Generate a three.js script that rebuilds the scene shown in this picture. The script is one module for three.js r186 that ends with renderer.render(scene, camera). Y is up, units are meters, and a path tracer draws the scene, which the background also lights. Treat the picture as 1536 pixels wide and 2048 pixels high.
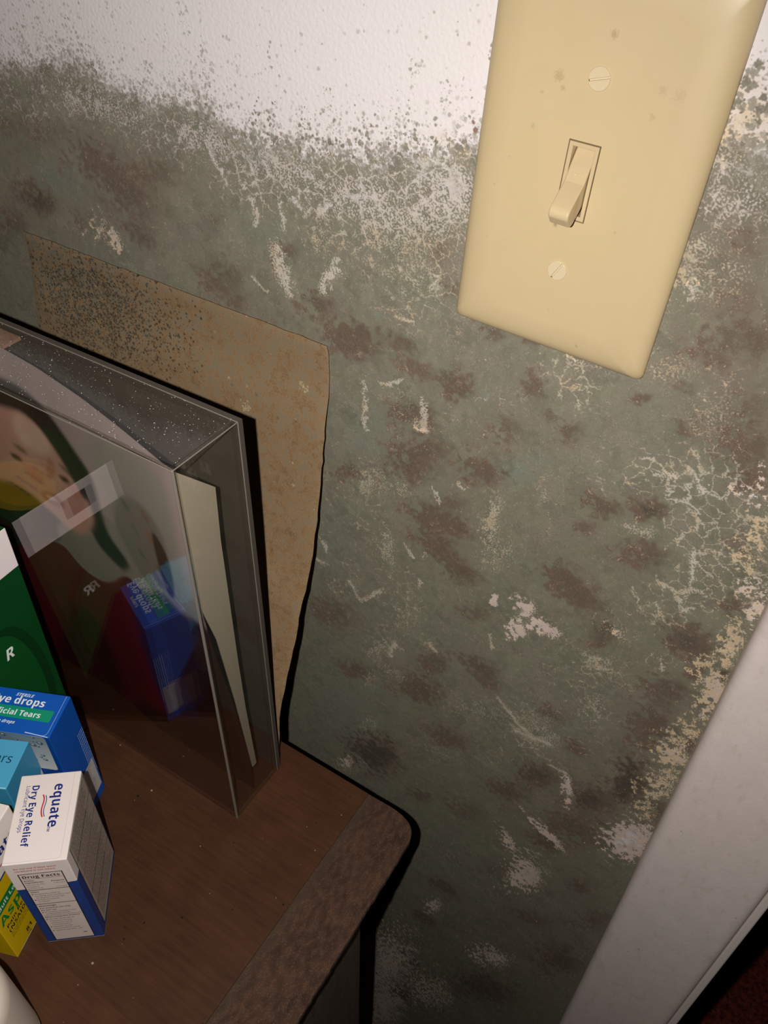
import * as THREE from 'three';
import { RoundedBoxGeometry } from 'three/addons/geometries/RoundedBoxGeometry.js';
import { mergeGeometries } from 'three/addons/utils/BufferGeometryUtils.js';
import { TextGeometry } from 'three/addons/geometries/TextGeometry.js';
import { FontLoader } from 'three/addons/loaders/FontLoader.js';
import { createNoise2D } from 'simplex-noise';

// ---------------------------------------------------------------- camera, flash, exposure
// The origin is the middle of the switch plate on the wall (1.2 m above the floor); x runs right along the wall, y up, z out of the wall.
const scene = new THREE.Scene();
scene.background = new THREE.Color(0x000000);
const FOCAL = 1648;                                              // pixels of the 1536 x 2048 frame
const EYE = new THREE.Vector3(0.0876, 0.0936, 0.2636);
const RIGHT = new THREE.Vector3(0.84411, 0.02447, -0.53561), DOWN = new THREE.Vector3(0.37211, -0.74594, 0.55236), AHEAD = new THREE.Vector3(-0.38602, -0.66556, -0.63876);
const camera = new THREE.PerspectiveCamera(2 * Math.atan(1024 / FOCAL) * 180 / Math.PI, 0.75, 0.01, 20);
camera.position.copy(EYE);
camera.quaternion.setFromRotationMatrix(new THREE.Matrix4().makeBasis(RIGHT, DOWN.clone().negate(), AHEAD.clone().negate()));
scene.add(camera);

const flash = new THREE.SpotLight(new THREE.Color(1.0, 0.955, 0.9), 0.42, 0, 1.4, 1, 2);   // the phone's flash, beside its lens
flash.name = 'phone_flash';
flash.position.copy(EYE).addScaledVector(RIGHT, -0.025);
flash.target.position.copy(EYE).addScaledVector(AHEAD, 0.4).addScaledVector(RIGHT, -0.14).addScaledVector(DOWN, 0.04);
flash.castShadow = true;
flash.shadow.radius = 0.11;
flash.shadow.mapSize.set(2048, 2048);
scene.add(flash, flash.target);

const renderer = new THREE.WebGLRenderer({ antialias: true });
renderer.toneMapping = THREE.LinearToneMapping;
renderer.toneMappingExposure = 1.28;
renderer.shadowMap.enabled = true;

// ---------------------------------------------------------------- helpers
const FLOOR = -1.2, TABLE = -0.35;
function ray(u, v) { return new THREE.Vector3().addScaledVector(RIGHT, (u - 768) / FOCAL).addScaledVector(DOWN, (v - 1024) / FOCAL).add(AHEAD); }
function onPlane(u, v, axis, value) { const d = ray(u, v); return d.multiplyScalar((value - EYE[axis]) / d[axis]).add(EYE); }
const onWall = (u, v) => onPlane(u, v, 'z', 0);
function random(seed) { let s = seed >>> 0; return () => { s = (s + 0x6d2b79f5) | 0; let t = Math.imul(s ^ (s >>> 15), 1 | s); t = (t + Math.imul(t ^ (t >>> 7), 61 | t)) ^ t; return ((t ^ (t >>> 14)) >>> 0) / 4294967296; }; }
const clamp = (x, a = 0, b = 1) => (x < a ? a : x > b ? b : x);
const step = (a, b, x) => { const t = clamp((x - a) / (b - a)); return t * t * (3 - 2 * t); };
const mix = (a, b, t) => a + (b - a) * t;
const toSRGB = (c) => 255 * (c <= 0.0031308 ? 12.92 * c : 1.055 * Math.pow(c, 1 / 2.4) - 0.055);
const SRGB = new Uint8Array(4097);
for (let i = 0; i <= 4096; i++) SRGB[i] = Math.round(toSRGB(i / 4096));
const byte = (c) => SRGB[Math.round(clamp(c) * 4096)];

const used = new Map();
function numbered(name) { const n = used.get(name) ?? 0; used.set(name, n + 1); return n ? name + '_' + String(n).padStart(3, '0') : name; }
function part(name, geometry, material, parent, label) {
  const m = new THREE.Mesh(geometry, material);
  m.name = name; m.castShadow = m.receiveShadow = true;
  if (label) m.userData.label = label;
  parent.add(m);
  return m;
}
function thing(name, label, category, position = [0, 0, 0], turn = 0, group) {
  const o = new THREE.Group();
  o.name = numbered(name); o.position.set(...position); o.rotation.y = turn;
  o.userData = { label, category };
  if (group) o.userData.group = group;
  scene.add(o);
  return o;
}
function structure(name, geometry, material, label, category) {
  const m = part(name, geometry, material, scene);
  m.userData = { kind: 'structure', label, category };
  return m;
}
const box = (x0, x1, y0, y1, z0, z1) => new THREE.BoxGeometry(x1 - x0, y1 - y0, z1 - z0).translate((x0 + x1) / 2, (y0 + y1) / 2, (z0 + z1) / 2);
const softBox = (x0, x1, y0, y1, z0, z1, r, n = 3) => new RoundedBoxGeometry(x1 - x0, y1 - y0, z1 - z0, n, r).translate((x0 + x1) / 2, (y0 + y1) / 2, (z0 + z1) / 2);
function dataTexture(data, w, h, srgb = true) {
  const t = new THREE.DataTexture(data, w, h, THREE.RGBAFormat);
  t.magFilter = THREE.LinearFilter; t.minFilter = THREE.LinearMipmapLinearFilter; t.generateMipmaps = true;
  if (srgb) t.colorSpace = THREE.SRGBColorSpace;
  t.needsUpdate = true;
  return t;
}
function canvasTexture(w, h, draw) {
  const c = document.createElement('canvas');
  c.width = w; c.height = h;
  draw(c.getContext('2d'), w, h);
  const t = new THREE.CanvasTexture(c);
  t.colorSpace = THREE.SRGBColorSpace;
  return t;
}
// A texture of (u, v) over [0, 1]: shade(u, v) returns linear [r, g, b].
function shadeTexture(w, h, shade, wrap) {
  const d = new Uint8Array(w * h * 4);
  for (let j = 0, k = 0; j < h; j++) for (let i = 0; i < w; i++, k += 4) {
    const c = shade((i + 0.5) / w, (j + 0.5) / h);
    d[k] = byte(c[0]); d[k + 1] = byte(c[1]); d[k + 2] = byte(c[2]); d[k + 3] = 255;
  }
  const t = dataTexture(d, w, h);
  if (wrap) t.wrapS = t.wrapT = THREE.RepeatWrapping;
  return t;
}
function grayTexture(w, h, value) {
  const d = new Uint8Array(w * h * 4);
  for (let j = 0, k = 0; j < h; j++) for (let i = 0; i < w; i++, k += 4) { d[k] = d[k + 1] = d[k + 2] = clamp(value((i + 0.5) / w, (j + 0.5) / h)) * 255; d[k + 3] = 255; }
  return dataTexture(d, w, h, false);
}
const noiseA = createNoise2D(random(11)), noiseB = createNoise2D(random(23)), noiseC = createNoise2D(random(37));
const fbm = (f, x, y, n) => { let s = 0, a = 0.5; for (let i = 0; i < n; i++, a *= 0.5, x = x * 2.03 + 17, y = y * 2.03 - 9) s += a * f(x, y); return s; };

// ---------------------------------------------------------------- the mouldy wall
// Everything below is painted in wall millimetres. Marks are listed where the photograph shows them: [u, v, half width, half height, turn in degrees, strength].
function mark([u, v, rx, ry = rx, turn = 0, s = 1]) {
  const c = Math.cos(turn * Math.PI / 180), n = Math.sin(turn * Math.PI / 180), o = onWall(u, v), a = onWall(u + rx * c, v + rx * n), b = onWall(u - ry * n, v + ry * c);
  const ax = (a.x - o.x) * 1e3, ay = (a.y - o.y) * 1e3, bx = (b.x - o.x) * 1e3, by = (b.y - o.y) * 1e3, det = ax * by - ay * bx;
  return { x: o.x * 1e3, y: o.y * 1e3, m: [by / det, -bx / det, -ay / det, ax / det], wx: Math.hypot(ax, bx), wy: Math.hypot(ay, by), s };
}
const BROWN = [
  [250, 380, 105, 42, 40, 0.95], [310, 345, 60, 36, 20, 0.7], [75, 400, 48, 30, 45, 1.1], [30, 445, 40, 22, 40, 0.8], [190, 320, 60, 40, 35, 0.75], [90, 265, 60, 34, 20, 0.55], [20, 250, 60, 60, 0, 0.5], [280, 470, 50, 24, 45, 0.9], [170, 440, 30, 24, 30, 0.6],
  [440, 555, 52, 40, 30, 0.85], [478, 605, 32, 24, 40, 0.75], [435, 440, 26, 26, 0, 0.55], [636, 612, 36, 30, 20, 1.0], [575, 508, 28, 32, 0, 0.75], [590, 655, 60, 26, 20, 0.45],
  [705, 680, 56, 36, 28, 1.3], [800, 685, 44, 18, 28, 0.9], [830, 735, 60, 22, 28, 0.6], [912, 770, 42, 32, 20, 1.2], [845, 740, 26, 18, 10, 0.7], [805, 828, 36, 28, 20, 1.1], [850, 840, 24, 30, -20, 0.95],
  [821, 926, 58, 44, 20, 1.1], [860, 900, 46, 30, 20, 0.8], [961, 940, 52, 30, 22, 1.2], [701, 945, 34, 22, 20, 0.95], [860, 1037, 54, 26, 25, 1.15], [912, 1053, 46, 22, 30, 1.0], [877, 1093, 60, 22, 35, 1.15], [916, 1141, 54, 22, 25, 1.1], [906, 1007, 34, 20, 10, 0.75],
  [665, 1225, 64, 34, 25, 0.85], [951, 1229, 40, 20, 15, 0.8], [867, 1326, 32, 22, 25, 1.05], [951, 1333, 52, 20, 25, 1.1], [974, 1365, 34, 15, 20, 0.9], [834, 1372, 56, 30, 20, 1.0], [714, 1340, 42, 20, 25, 0.9],
  [1066, 772, 34, 26, 60, 1.0], [1016, 862, 36, 36, 0, 0.75], [1140, 864, 32, 26, 0, 0.85], [1095, 830, 24, 16, 60, 0.7], [1198, 1013, 50, 24, 25, 1.1], [1298, 1017, 38, 24, 20, 1.45], [1169, 1054, 32, 16, -10, 0.9], [1281, 1108, 50, 32, 20, 1.1], [1119, 1153, 48, 30, 25, 1.05], [1157, 1188, 64, 34, 35, 1.1],
  [1492, 897, 66, 56, 10, 0.95], [1500, 960, 40, 26, 0, 1.1], [1360, 862, 38, 22, 10, 0.85], [1285, 797, 22, 14, 0, 1.0], [1513, 681, 50, 46, 0, 0.9], [1436, 694, 70, 54, 0, 0.75], [1480, 600, 60, 60, 0, 0.55], [1500, 820, 50, 50, 0, 0.6], [983, 665, 32, 18, 25, 0.95], [1063, 678, 34, 14, 20, 0.9], [1370, 780, 30, 20, 0, 0.7],
  [1430, 540, 50, 50, 0, 0.5], [1500, 480, 50, 60, 0, 0.5], [1400, 430, 40, 40, 0, 0.45], [905, 580, 20, 26, 0, 0.8], [880, 500, 24, 24, 0, 0.65],
  [1209, 1269, 32, 32, 0, 1.2], [1373, 1283, 54, 32, 20, 1.4], [1303, 1450, 50, 46, 20, 1.25], [1331, 1380, 50, 26, 20, 1.1], [1387, 1345, 22, 15, 0, 1.2], [1105, 1429, 36, 22, 30, 0.85], [1157, 1499, 34, 17, 30, 0.9], [1255, 1565, 44, 54, 10, 1.4], [1070, 1551, 46, 26, 20, 1.25], [1174, 1597, 56, 27, 15, 1.2], [1146, 1652, 66, 34, 10, 1.1],
  [1464, 1213, 28, 28, 0, 1.0], [1447, 1349, 13, 11, 0, 1.5], [1377, 1485, 17, 17, 0, 1.4], [1400, 1300, 30, 30, 0, 0.8], [1310, 1620, 30, 22, 0, 1.0], [1280, 1660, 24, 20, 0, 0.9], [1480, 1090, 34, 40, 0, 0.6],
  [743, 1509, 62, 42, 20, 1.35], [834, 1384, 46, 22, 25, 1.0], [897, 1475, 50, 22, 20, 1.15], [1008, 1581, 46, 22, 20, 1.1], [839, 1591, 28, 13, 20, 0.95], [887, 1774, 40, 12, 30, 1.1], [849, 1836, 34, 10, 35, 1.1], [1090, 1687, 34, 17, 30, 1.1], [1162, 1774, 28, 14, 20, 1.0], [1114, 1918, 54, 30, 10, 1.1], [969, 1976, 70, 30, 20, 1.2],
  [1060, 1836, 50, 18, 20, 0.8], [820, 1918, 26, 9, 35, 1.2], [738, 2012, 20, 18, 30, 1.2], [805, 1990, 22, 18, 40, 1.2], [1000, 1740, 40, 18, 10, 0.6], [930, 1620, 60, 24, 20, 0.7], [1210, 1690, 40, 20, 0, 0.7], [760, 1700, 60, 30, 30, 0.6], [1190, 1840, 40, 24, 0, 0.8],
];
const DARK = [[743, 1509, 50, 36, 20, 0.9], [1255, 1565, 34, 46, 10, 0.9], [1070, 1551, 40, 20, 20, 0.6], [1174, 1600, 40, 20, 10, 0.7], [1298, 1022, 26, 16, 20, 0.7], [1373, 1285, 40, 22, 20, 0.6], [969, 1976, 70, 30, 20, 0.6], [738, 2012, 18, 18, 30, 1], [805, 1985, 20, 18, 40, 1], [820, 1918, 24, 8, 35, 0.9], [120, 690, 40, 30, 0, 0.4], [75, 405, 36, 24, 40, 0.6], [0, 480, 60, 60, 0, 0.6], [1447, 1349, 10, 9, 0, 0.8], [1150, 1930, 60, 40, 0, 0.4], [900, 1990, 50, 26, 0, 0.5], [770, 1860, 20, 8, 35, 0.7], [745, 1945, 14, 8, 40, 0.8]];
const VEIN = [
  [800, 420, 190, 105, 0, 0.95], [880, 350, 110, 60, 0, 0.9], [690, 370, 130, 70, 10, 0.8], [850, 590, 90, 70, 20, 0.75], [560, 360, 80, 50, 10, 0.55], [1400, 960, 110, 74, 10, 1.1], [1400, 1060, 100, 60, 0, 1.1], [1290, 945, 80, 46, 0, 0.75], [1400, 1160, 90, 70, 0, 0.9], [1500, 1120, 60, 100, 0, 1.1], [1160, 765, 66, 66, 0, 0.95], [1220, 700, 60, 40, 0, 0.5],
  [1400, 560, 50, 60, 0, 0.8], [1450, 770, 80, 60, 0, 0.45], [960, 1000, 60, 40, 0, 0.3], [1000, 800, 160, 60, 0, 0.35], [740, 1000, 70, 60, 0, 0.5], [1190, 1340, 100, 50, 10, 0.6], [1060, 1480, 70, 60, 10, 0.55], [1190, 1440, 60, 60, 20, 0.55], [1320, 1300, 60, 60, 0, 0.4], [820, 1200, 80, 90, 0, 0.45], [1340, 1230, 80, 50, 0, 0.7], [700, 1130, 70, 70, 0, 0.35], [500, 390, 60, 50, 0, 0.5],
];
const GRAIN = [
  [985, 1040, 18, 60, 10, 0.95], [740, 960, 40, 40, 20, 0.75], [810, 980, 40, 18, 10, 0.6], [775, 1100, 16, 60, -10, 0.75], [1000, 1110, 34, 36, 0, 0.55], [845, 850, 34, 16, 20, 0.9], [800, 830, 24, 40, 20, 0.45], [790, 790, 40, 14, 0, 0.3], [1090, 980, 16, 36, 0, 0.55], [690, 1180, 40, 30, 0, 0.35], [810, 1230, 40, 40, 20, 0.5], [760, 1300, 30, 34, 40, 0.65], [860, 1290, 26, 16, 30, 0.6], [795, 1350, 40, 20, 20, 0.6], [740, 1360, 26, 22, 30, 0.6],
  [1200, 1330, 50, 20, 30, 0.8], [1230, 1260, 40, 22, 30, 0.9], [1190, 1420, 26, 40, -20, 0.6], [1370, 560, 40, 50, 0, 0.85], [1400, 500, 50, 30, -20, 0.6], [1460, 560, 60, 60, 0, 0.55], [1460, 420, 60, 40, 0, 0.45], [1150, 720, 40, 30, 20, 0.7], [1215, 720, 40, 14, 20, 0.8], [640, 480, 30, 40, 0, 0.5], [800, 470, 130, 70, 0, 0.55], [840, 560, 90, 60, 0, 0.5], [900, 390, 60, 80, 0, 0.6], [720, 400, 100, 50, 0, 0.45],
  [1350, 730, 60, 40, 0, 0.5], [1440, 830, 60, 60, 0, 0.45], [1260, 1055, 20, 12, 0, 0.8], [1290, 1065, 22, 14, 0, 0.75], [1060, 1440, 60, 40, 20, 0.5], [1090, 1480, 40, 26, 20, 0.6], [740, 1450, 24, 26, 20, 0.6], [700, 1530, 36, 22, 10, 0.7], [560, 330, 80, 36, 15, 0.5], [420, 280, 60, 30, 15, 0.6], [200, 210, 90, 30, 20, 0.45], [1500, 1120, 50, 60, 0, 0.5], [1380, 1480, 40, 40, 0, 0.5], [1450, 290, 50, 60, 0, 0.5], [880, 1500, 60, 30, 20, 0.4], [950, 1420, 80, 30, 20, 0.4], [900, 1710, 30, 20, 20, 0.3],
];
const BARE = [   // paint or plaster showing through: the last number picks its tint (0 pinkish white, 1 tan)
  [1045, 1215, 24, 17, 30, 1.2, 0], [988, 1200, 10, 15, 0, 1.0, 0], [1036, 1258, 22, 20, 0, 1.1, 0], [1090, 1256, 40, 14, 25, 1.0, 0], [1135, 1575, 13, 34, -10, 0.95, 0.1], [1100, 1673, 52, 9, 45, 1.0, 0.1], [1051, 1750, 40, 36, 0, 1.05, 0.1], [1017, 1682, 12, 34, -30, 0.75, 0.2], [868, 1812, 18, 14, 0, 0.8, 0.1], [984, 1913, 44, 22, 20, 0.75, 0.1], [695, 1523, 20, 14, 10, 0.7, 0.1], [770, 1925, 60, 60, 40, 0.85, 0.1], [860, 1985, 70, 40, 30, 0.6, 0.1], [760, 2010, 60, 60, 0, 0.9, 0.1], [735, 1900, 40, 60, 0, 0.7, 0.1],
  [1255, 1682, 46, 32, 0, 1.5, 0], [1506, 988, 34, 12, 15, 1.5, 0], [1530, 1005, 22, 22, 0, 1.4, 0], [1524, 950, 7, 22, 0, 1.3, 0], [1500, 1178, 26, 20, 10, 1.1, 0], [1515, 1225, 22, 36, 20, 1.3, 0.2], [1460, 1290, 26, 50, 20, 1.0, 0.9], [1425, 1385, 34, 46, 15, 1.15, 0.6], [1410, 1330, 30, 24, 0, 0.8, 1], [1380, 1460, 30, 30, 0, 0.75, 0.9], [1345, 1510, 40, 44, 10, 0.95, 0.7], [1320, 1570, 44, 34, 0, 0.75, 0.6], [1290, 1620, 34, 26, 0, 0.65, 0.8], [1490, 1130, 34, 60, 0, 0.65, 1], [1520, 1060, 30, 50, 0, 0.75, 0.9],
  [880, 272, 36, 22, 0, 1.2, 0.2], [925, 310, 26, 24, 0, 0.9, 0.8], [1490, 240, 60, 60, 0, 0.9, 0.9], [1500, 180, 50, 50, 0, 1.0, 0.4], [1470, 300, 26, 20, -20, 0.9, 0.8], [1150, 712, 22, 12, 20, 1.0, 0.5], [1385, 570, 26, 14, -20, 0.75, 0.4], [230, 480, 12, 40, -25, 0.8, 0.3], [200, 455, 30, 30, 0, 0.5, 0.3], [1230, 1260, 26, 12, 30, 0.7, 0.5], [848, 1112, 8, 14, 30, 0.5, 0.3], [845, 860, 18, 6, 10, 0.9, 0.3],
];
const STREAK = [  // pale cracks: [width in pixels, u, v, u, v ...]
  [16, 552, 498, 560, 540, 574, 572], [10, 572, 572, 580, 585], [11, 672, 545, 655, 552, 646, 580], [6, 673, 520, 660, 552], [5, 560, 408, 566, 440, 567, 462], [6, 586, 402, 598, 412], [6, 638, 412, 645, 424, 656, 412], [5, 500, 395, 514, 425, 510, 452], [4, 505, 555, 520, 572, 535, 582], [5, 728, 765, 730, 800, 726, 850, 735, 862], [5, 762, 765, 780, 768, 805, 762], [7, 845, 800, 848, 855], [4, 420, 305, 440, 340, 455, 368],
  [6, 1446, 1108, 1424, 1100, 1397, 1108, 1386, 1120, 1382, 1145, 1380, 1166, 1384, 1178, 1409, 1187], [5, 1384, 1178, 1351, 1182, 1314, 1158], [6, 1351, 1182, 1357, 1203, 1364, 1224, 1380, 1218], [4, 1386, 1120, 1420, 1150], [10, 1388, 1108, 1384, 1150], [3, 1314, 1158, 1330, 1175], [4, 1281, 915, 1306, 915, 1331, 938, 1339, 971, 1335, 1004, 1372, 1004, 1393, 1021, 1397, 1042, 1413, 1050, 1415, 1068], [12, 1331, 945, 1345, 950], [10, 1398, 965, 1402, 985], [4, 1306, 915, 1304, 950, 1330, 955], [4, 1398, 970, 1375, 930], [4, 1400, 975, 1440, 1000, 1470, 960], [4, 1393, 1021, 1390, 1055, 1360, 1070, 1352, 1090], [4, 1372, 1004, 1376, 970], [3, 1312, 1205, 1316, 1225],
  [4, 1325, 1317, 1322, 1340], [4, 1262, 1175, 1285, 1220], [5, 998, 1395, 1030, 1440, 1060, 1470], [6, 1030, 1460, 1100, 1490], [4, 700, 1165, 720, 1200, 765, 1180], [4, 640, 1075, 650, 1090, 652, 1105], [4, 630, 1115, 650, 1125], [4, 838, 1160, 842, 1172], [4, 812, 1090, 824, 1115], [5, 790, 1285, 780, 1310], [4, 1100, 1530, 1130, 1545], [3, 980, 1270, 985, 1300], [5, 860, 1286, 870, 1300], [4, 865, 975, 880, 1010], [5, 918, 965, 922, 975], [5, 1380, 575, 1388, 592], [4, 1372, 605, 1390, 600], [4, 860, 545, 880, 552, 862, 580], [4, 790, 630, 825, 640],
];
const TEAL = [[1035, 945, 32, 24, 10, 0.9], [110, 355, 50, 34, 30, 0.7], [460, 385, 16, 12, 0, 0.8], [755, 630, 12, 10, 0, 0.8], [970, 795, 14, 12, 0, 0.9], [1075, 920, 24, 12, 20, 0.7], [500, 470, 120, 40, 20, 0.35], [740, 870, 60, 50, 0, 0.5], [860, 960, 30, 40, 0, 0.5], [690, 1400, 90, 60, 20, 0.5], [650, 1080, 60, 60, 0, 0.4], [700, 1440, 80, 50, 0, 0.5]];
const TOP_EDGE = [[-400, 150], [0, 150], [60, 150], [140, 141], [190, 160], [240, 196], [280, 217], [330, 227], [400, 224], [430, 252], [460, 288], [540, 308], [600, 322], [680, 335], [760, 340], [840, 335], [900, 330], [960, 322], [1100, 322], [1300, 330], [1400, 325], [1440, 312], [1480, 318], [1536, 325], [1700, 325]].map(([u, v]) => onWall(u, v)).map((p) => [p.x * 1e3, p.y * 1e3]);
function topEdge(x) {
  const p = TOP_EDGE;
  if (x <= p[0][0]) return p[0][1];
  for (let i = 1; i < p.length; i++) if (x <= p[i][0]) return mix(p[i - 1][1], p[i][1], (x - p[i - 1][0]) / (p[i][0] - p[i - 1][0]));
  return p[p.length - 1][1];
}
const PAINT = [0.700, 0.648, 0.650], PLASTER = [0.62, 0.50, 0.46], TAN = [0.56, 0.43, 0.27], CREAM = [0.54, 0.49, 0.39], GREEN = [0.176, 0.168, 0.116], GREY = [0.205, 0.184, 0.140], DRAB = [0.185, 0.150, 0.112], UMBER = [0.112, 0.081, 0.055], RUST = [0.142, 0.094, 0.068], BLACK = [0.055, 0.047, 0.036], BLUISH = [0.175, 0.205, 0.168];
const TAUPE = [[1450, 560, 130, 230, 0, 1], [1490, 850, 110, 130, 0, 1], [1440, 700, 130, 120, 0, 0.9], [230, 350, 240, 110, 20, 0.9], [40, 430, 120, 120, 0, 0.9], [900, 500, 40, 80, 0, 0.6], [1040, 850, 160, 70, 0, 0.5], [860, 1040, 110, 110, 20, 0.8], [1180, 1150, 160, 110, 20, 0.6], [1300, 1450, 140, 140, 0, 0.8], [1160, 1600, 160, 110, 0, 0.9], [820, 1480, 160, 110, 20, 0.6], [1000, 1600, 150, 80, 0, 0.5], [440, 560, 90, 70, 0, 0.7], [640, 640, 100, 50, 20, 0.7], [820, 900, 110, 60, 0, 0.7], [1100, 1900, 200, 130, 0, 0.8], [860, 1900, 160, 120, 0, 0.6]];
// x0..x1 and the rows' heights in millimetres; returns the colours and the relief of that piece of wall.
function paintWall(x0, x1, yOfRow, W, H) {
  const N = W * H, X = new Float32Array(W), Y = new Float32Array(H);
  for (let i = 0; i < W; i++) X[i] = mix(x0, x1, (i + 0.5) / W);
  for (let j = 0; j < H; j++) Y[j] = yOfRow(j + 0.5);
  const col = (x) => (x - x0) / (x1 - x0) * W - 0.5;
  const row = (y) => { let a = 0, b = H - 1; while (b - a > 1) { const m = (a + b) >> 1; if (Y[m] > y) b = m; else a = m; } return a; };   // rows run upwards
  const field = () => new Float32Array(N);
  const span = (x, y, wx, wy) => [Math.max(0, Math.floor(col(x - wx))), Math.min(W - 1, Math.ceil(col(x + wx))), Math.max(0, row(y - wy)), Math.min(H - 1, row(y + wy) + 1)];
  const big = field(), mid = field(), fine = field(), mid2 = field();
  for (let j = 0, k = 0; j < H; j++) for (let i = 0; i < W; i++, k++) {
    const x = X[i], y = Y[j];
    big[k] = fbm(noiseA, x / 22, y / 22, 3);
    mid[k] = fbm(noiseB, x / 5.5, y / 5.5, 3);
    mid2[k] = fbm(noiseA, x / 6.5 + 90, y / 6.5, 2);
    fine[k] = fbm(noiseC, x / 1.3, y / 1.3, 2);
  }
  function blobs(list, reach, profile, put) {
    for (const b of list) {
      const [i0, i1, j0, j1] = span(b.x, b.y, b.wx * reach, b.wy * reach);
      for (let j = j0; j <= j1; j++) for (let i = i0; i <= i1; i++) {
        const dx = X[i] - b.x, dy = Y[j] - b.y, k = j * W + i, p = b.m[0] * dx + b.m[1] * dy + mid[k] * 0.7 + big[k] * 0.5, q = b.m[2] * dx + b.m[3] * dy + mid2[k] * 0.7 - big[k] * 0.5, r = p * p + q * q;
        if (r < reach * reach) put(k, b.s * profile(r), b);
      }
    }
  }
  const soft = (r) => Math.exp(-r * 1.1);
  const sum = (list) => { const f = field(); blobs(list.map(mark), 1.9, soft, (k, g) => { f[k] = 1 - (1 - f[k] * 0.7) * (1 - g * 0.7) > 0 ? Math.max(f[k], g) + Math.min(f[k], g) * 0.35 : g; }); return f; };
  const brown = sum(BROWN), taupe = sum(TAUPE), dark = sum(DARK), vein = sum(VEIN), grain = sum(GRAIN), teal = sum(TEAL), bare = field(), tint = field();
  blobs(BARE.map((b) => Object.assign(mark(b), { tint: b[6] })), 1.9, soft, (k, g, b) => { if (g > bare[k]) { bare[k] = g; tint[k] = b.tint; } });
  // overlapping round colonies, each of its own tone
  const tone = field(), rim = field(), rnd = random(5);
  const area = (x1 - x0) * (Y[H - 1] - Y[0]), many = Math.round(area / 26);
  for (let n = 0; n < many; n++) {
    const x = mix(x0, x1, rnd()), y = mix(Y[0], Y[H - 1], rnd()), r = 1.2 + 5.2 * rnd() ** 2.2, t = rnd() * 2 - 1, seed = rnd() * 50, [i0, i1, j0, j1] = span(x, y, r * 1.4, r * 1.4);
    for (let j = j0; j <= j1; j++) for (let i = i0; i <= i1; i++) {
      const k = j * W + i, dx = X[i] - x, dy = Y[j] - y, d = Math.hypot(dx, dy) / r * (1 + 0.14 * Math.sin(Math.atan2(dy, dx) * 3 + seed) + mid[k] * 0.5 + fine[k] * 0.22);
      if (d < 1) { const e = step(1, 0.9, d); tone[k] = mix(tone[k], t, e * 0.55); rim[k] = mix(rim[k], d > 0.9 ? 1 : 0, e); }
    }
  }
  // dots of mould scattered over the paint above the edge and over the bare patches
  const dots = field(), reddish = field(), rd = random(77);
  function dot(x, y, r, s, red) {
    const [i0, i1, j0, j1] = span(x, y, r * 1.8, r * 1.8);
    for (let j = j0; j <= j1; j++) for (let i = i0; i <= i1; i++) {
      const k = j * W + i, d = Math.hypot(X[i] - x, Y[j] - y) / r + mid[k] * 0.4 + fine[k] * 0.6, g = s * step(1.05, 0.6, d);
      if (g > dots[k]) { dots[k] = g; reddish[k] = red; }
    }
  }
  for (let n = 0; n < Math.round((x1 - x0) * 26); n++) {
    const x = mix(x0, x1, rd()), clump = 0.5 + 0.9 * fbm(noiseA, x / 14 + 40, 3, 2) + 0.5 * fbm(noiseB, x / 5, 8, 2), h = -Math.log(1 - rd()) * (5.5 + 9 * clamp(clump)) - 4, y = topEdge(x) + h;
    const near = Math.exp(-Math.max(0, h) / 16), r = (0.22 + 0.75 * rd() ** 2.5) * (0.65 + 0.9 * near);
    if (rd() < 0.35 + near) dot(x, y, r, (0.25 + 0.75 * rd()) * (0.45 + 0.55 * near), rd() < 0.18 ? 1 : 0);
  }
  for (let n = 0; n < Math.round((x1 - x0) * 9); n++) {
    const x = mix(x0, x1, rd()), reach = 5 + 17 * step(-185, -120, x) * (0.5 + clamp(0.5 + noiseA(x / 9, 60))), h = rd() ** 1.7 * reach, r = (0.5 + 1.5 * rd() ** 2) * (1.1 - 0.7 * h / 24);
    dot(x, topEdge(x) + h - 7, r, 0.75 + 0.25 * rd(), rd() < 0.12 ? 1 : 0);
  }
  for (let n = 0; n < Math.round((x1 - x0) * 1.6); n++) dot(mix(x0, x1, rd()), mix(topEdge(0) - 40, Y[H - 1] + 10, rd()), 0.3 + 0.5 * rd(), 0.15 + 0.4 * rd(), rd() < 0.3 ? 1 : 0);
  for (let n = 0; n < Math.round((x1 - x0) * 0.34); n++) {            // little swarms of specks on the paint
    const x = mix(x0, x1, rd()), h = 2 + 34 * rd() ** 1.6, wx = 1.2 + 2.4 * rd(), wy = 2 + 4.5 * rd(), m = 6 + Math.floor(20 * rd()), s = 0.35 + 0.55 * rd();
    for (let q = 0; q < m; q++) { const a = rd() * 6.28, p = Math.sqrt(rd()); dot(x + Math.cos(a) * p * wx, topEdge(x) + h + Math.sin(a) * p * wy, 0.18 + 0.55 * rd() ** 2, s * (0.5 + 0.5 * rd()), rd() < 0.1 ? 1 : 0); }
  }
  for (const b of BARE.filter((q) => q[0] > 1300 || q[6] > 0.3).map(mark)) for (let n = 0; n < 46; n++) { const a = rd() * 6.28, q = Math.sqrt(rd()) * 1.25; dot(b.x + Math.cos(a) * q * b.wx, b.y + Math.sin(a) * q * b.wy, 0.35 + 1.5 * rd() ** 2, 0.6 + 0.4 * rd(), 0); }
  // pale cracks drawn one by one
  const crack = field();
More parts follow.
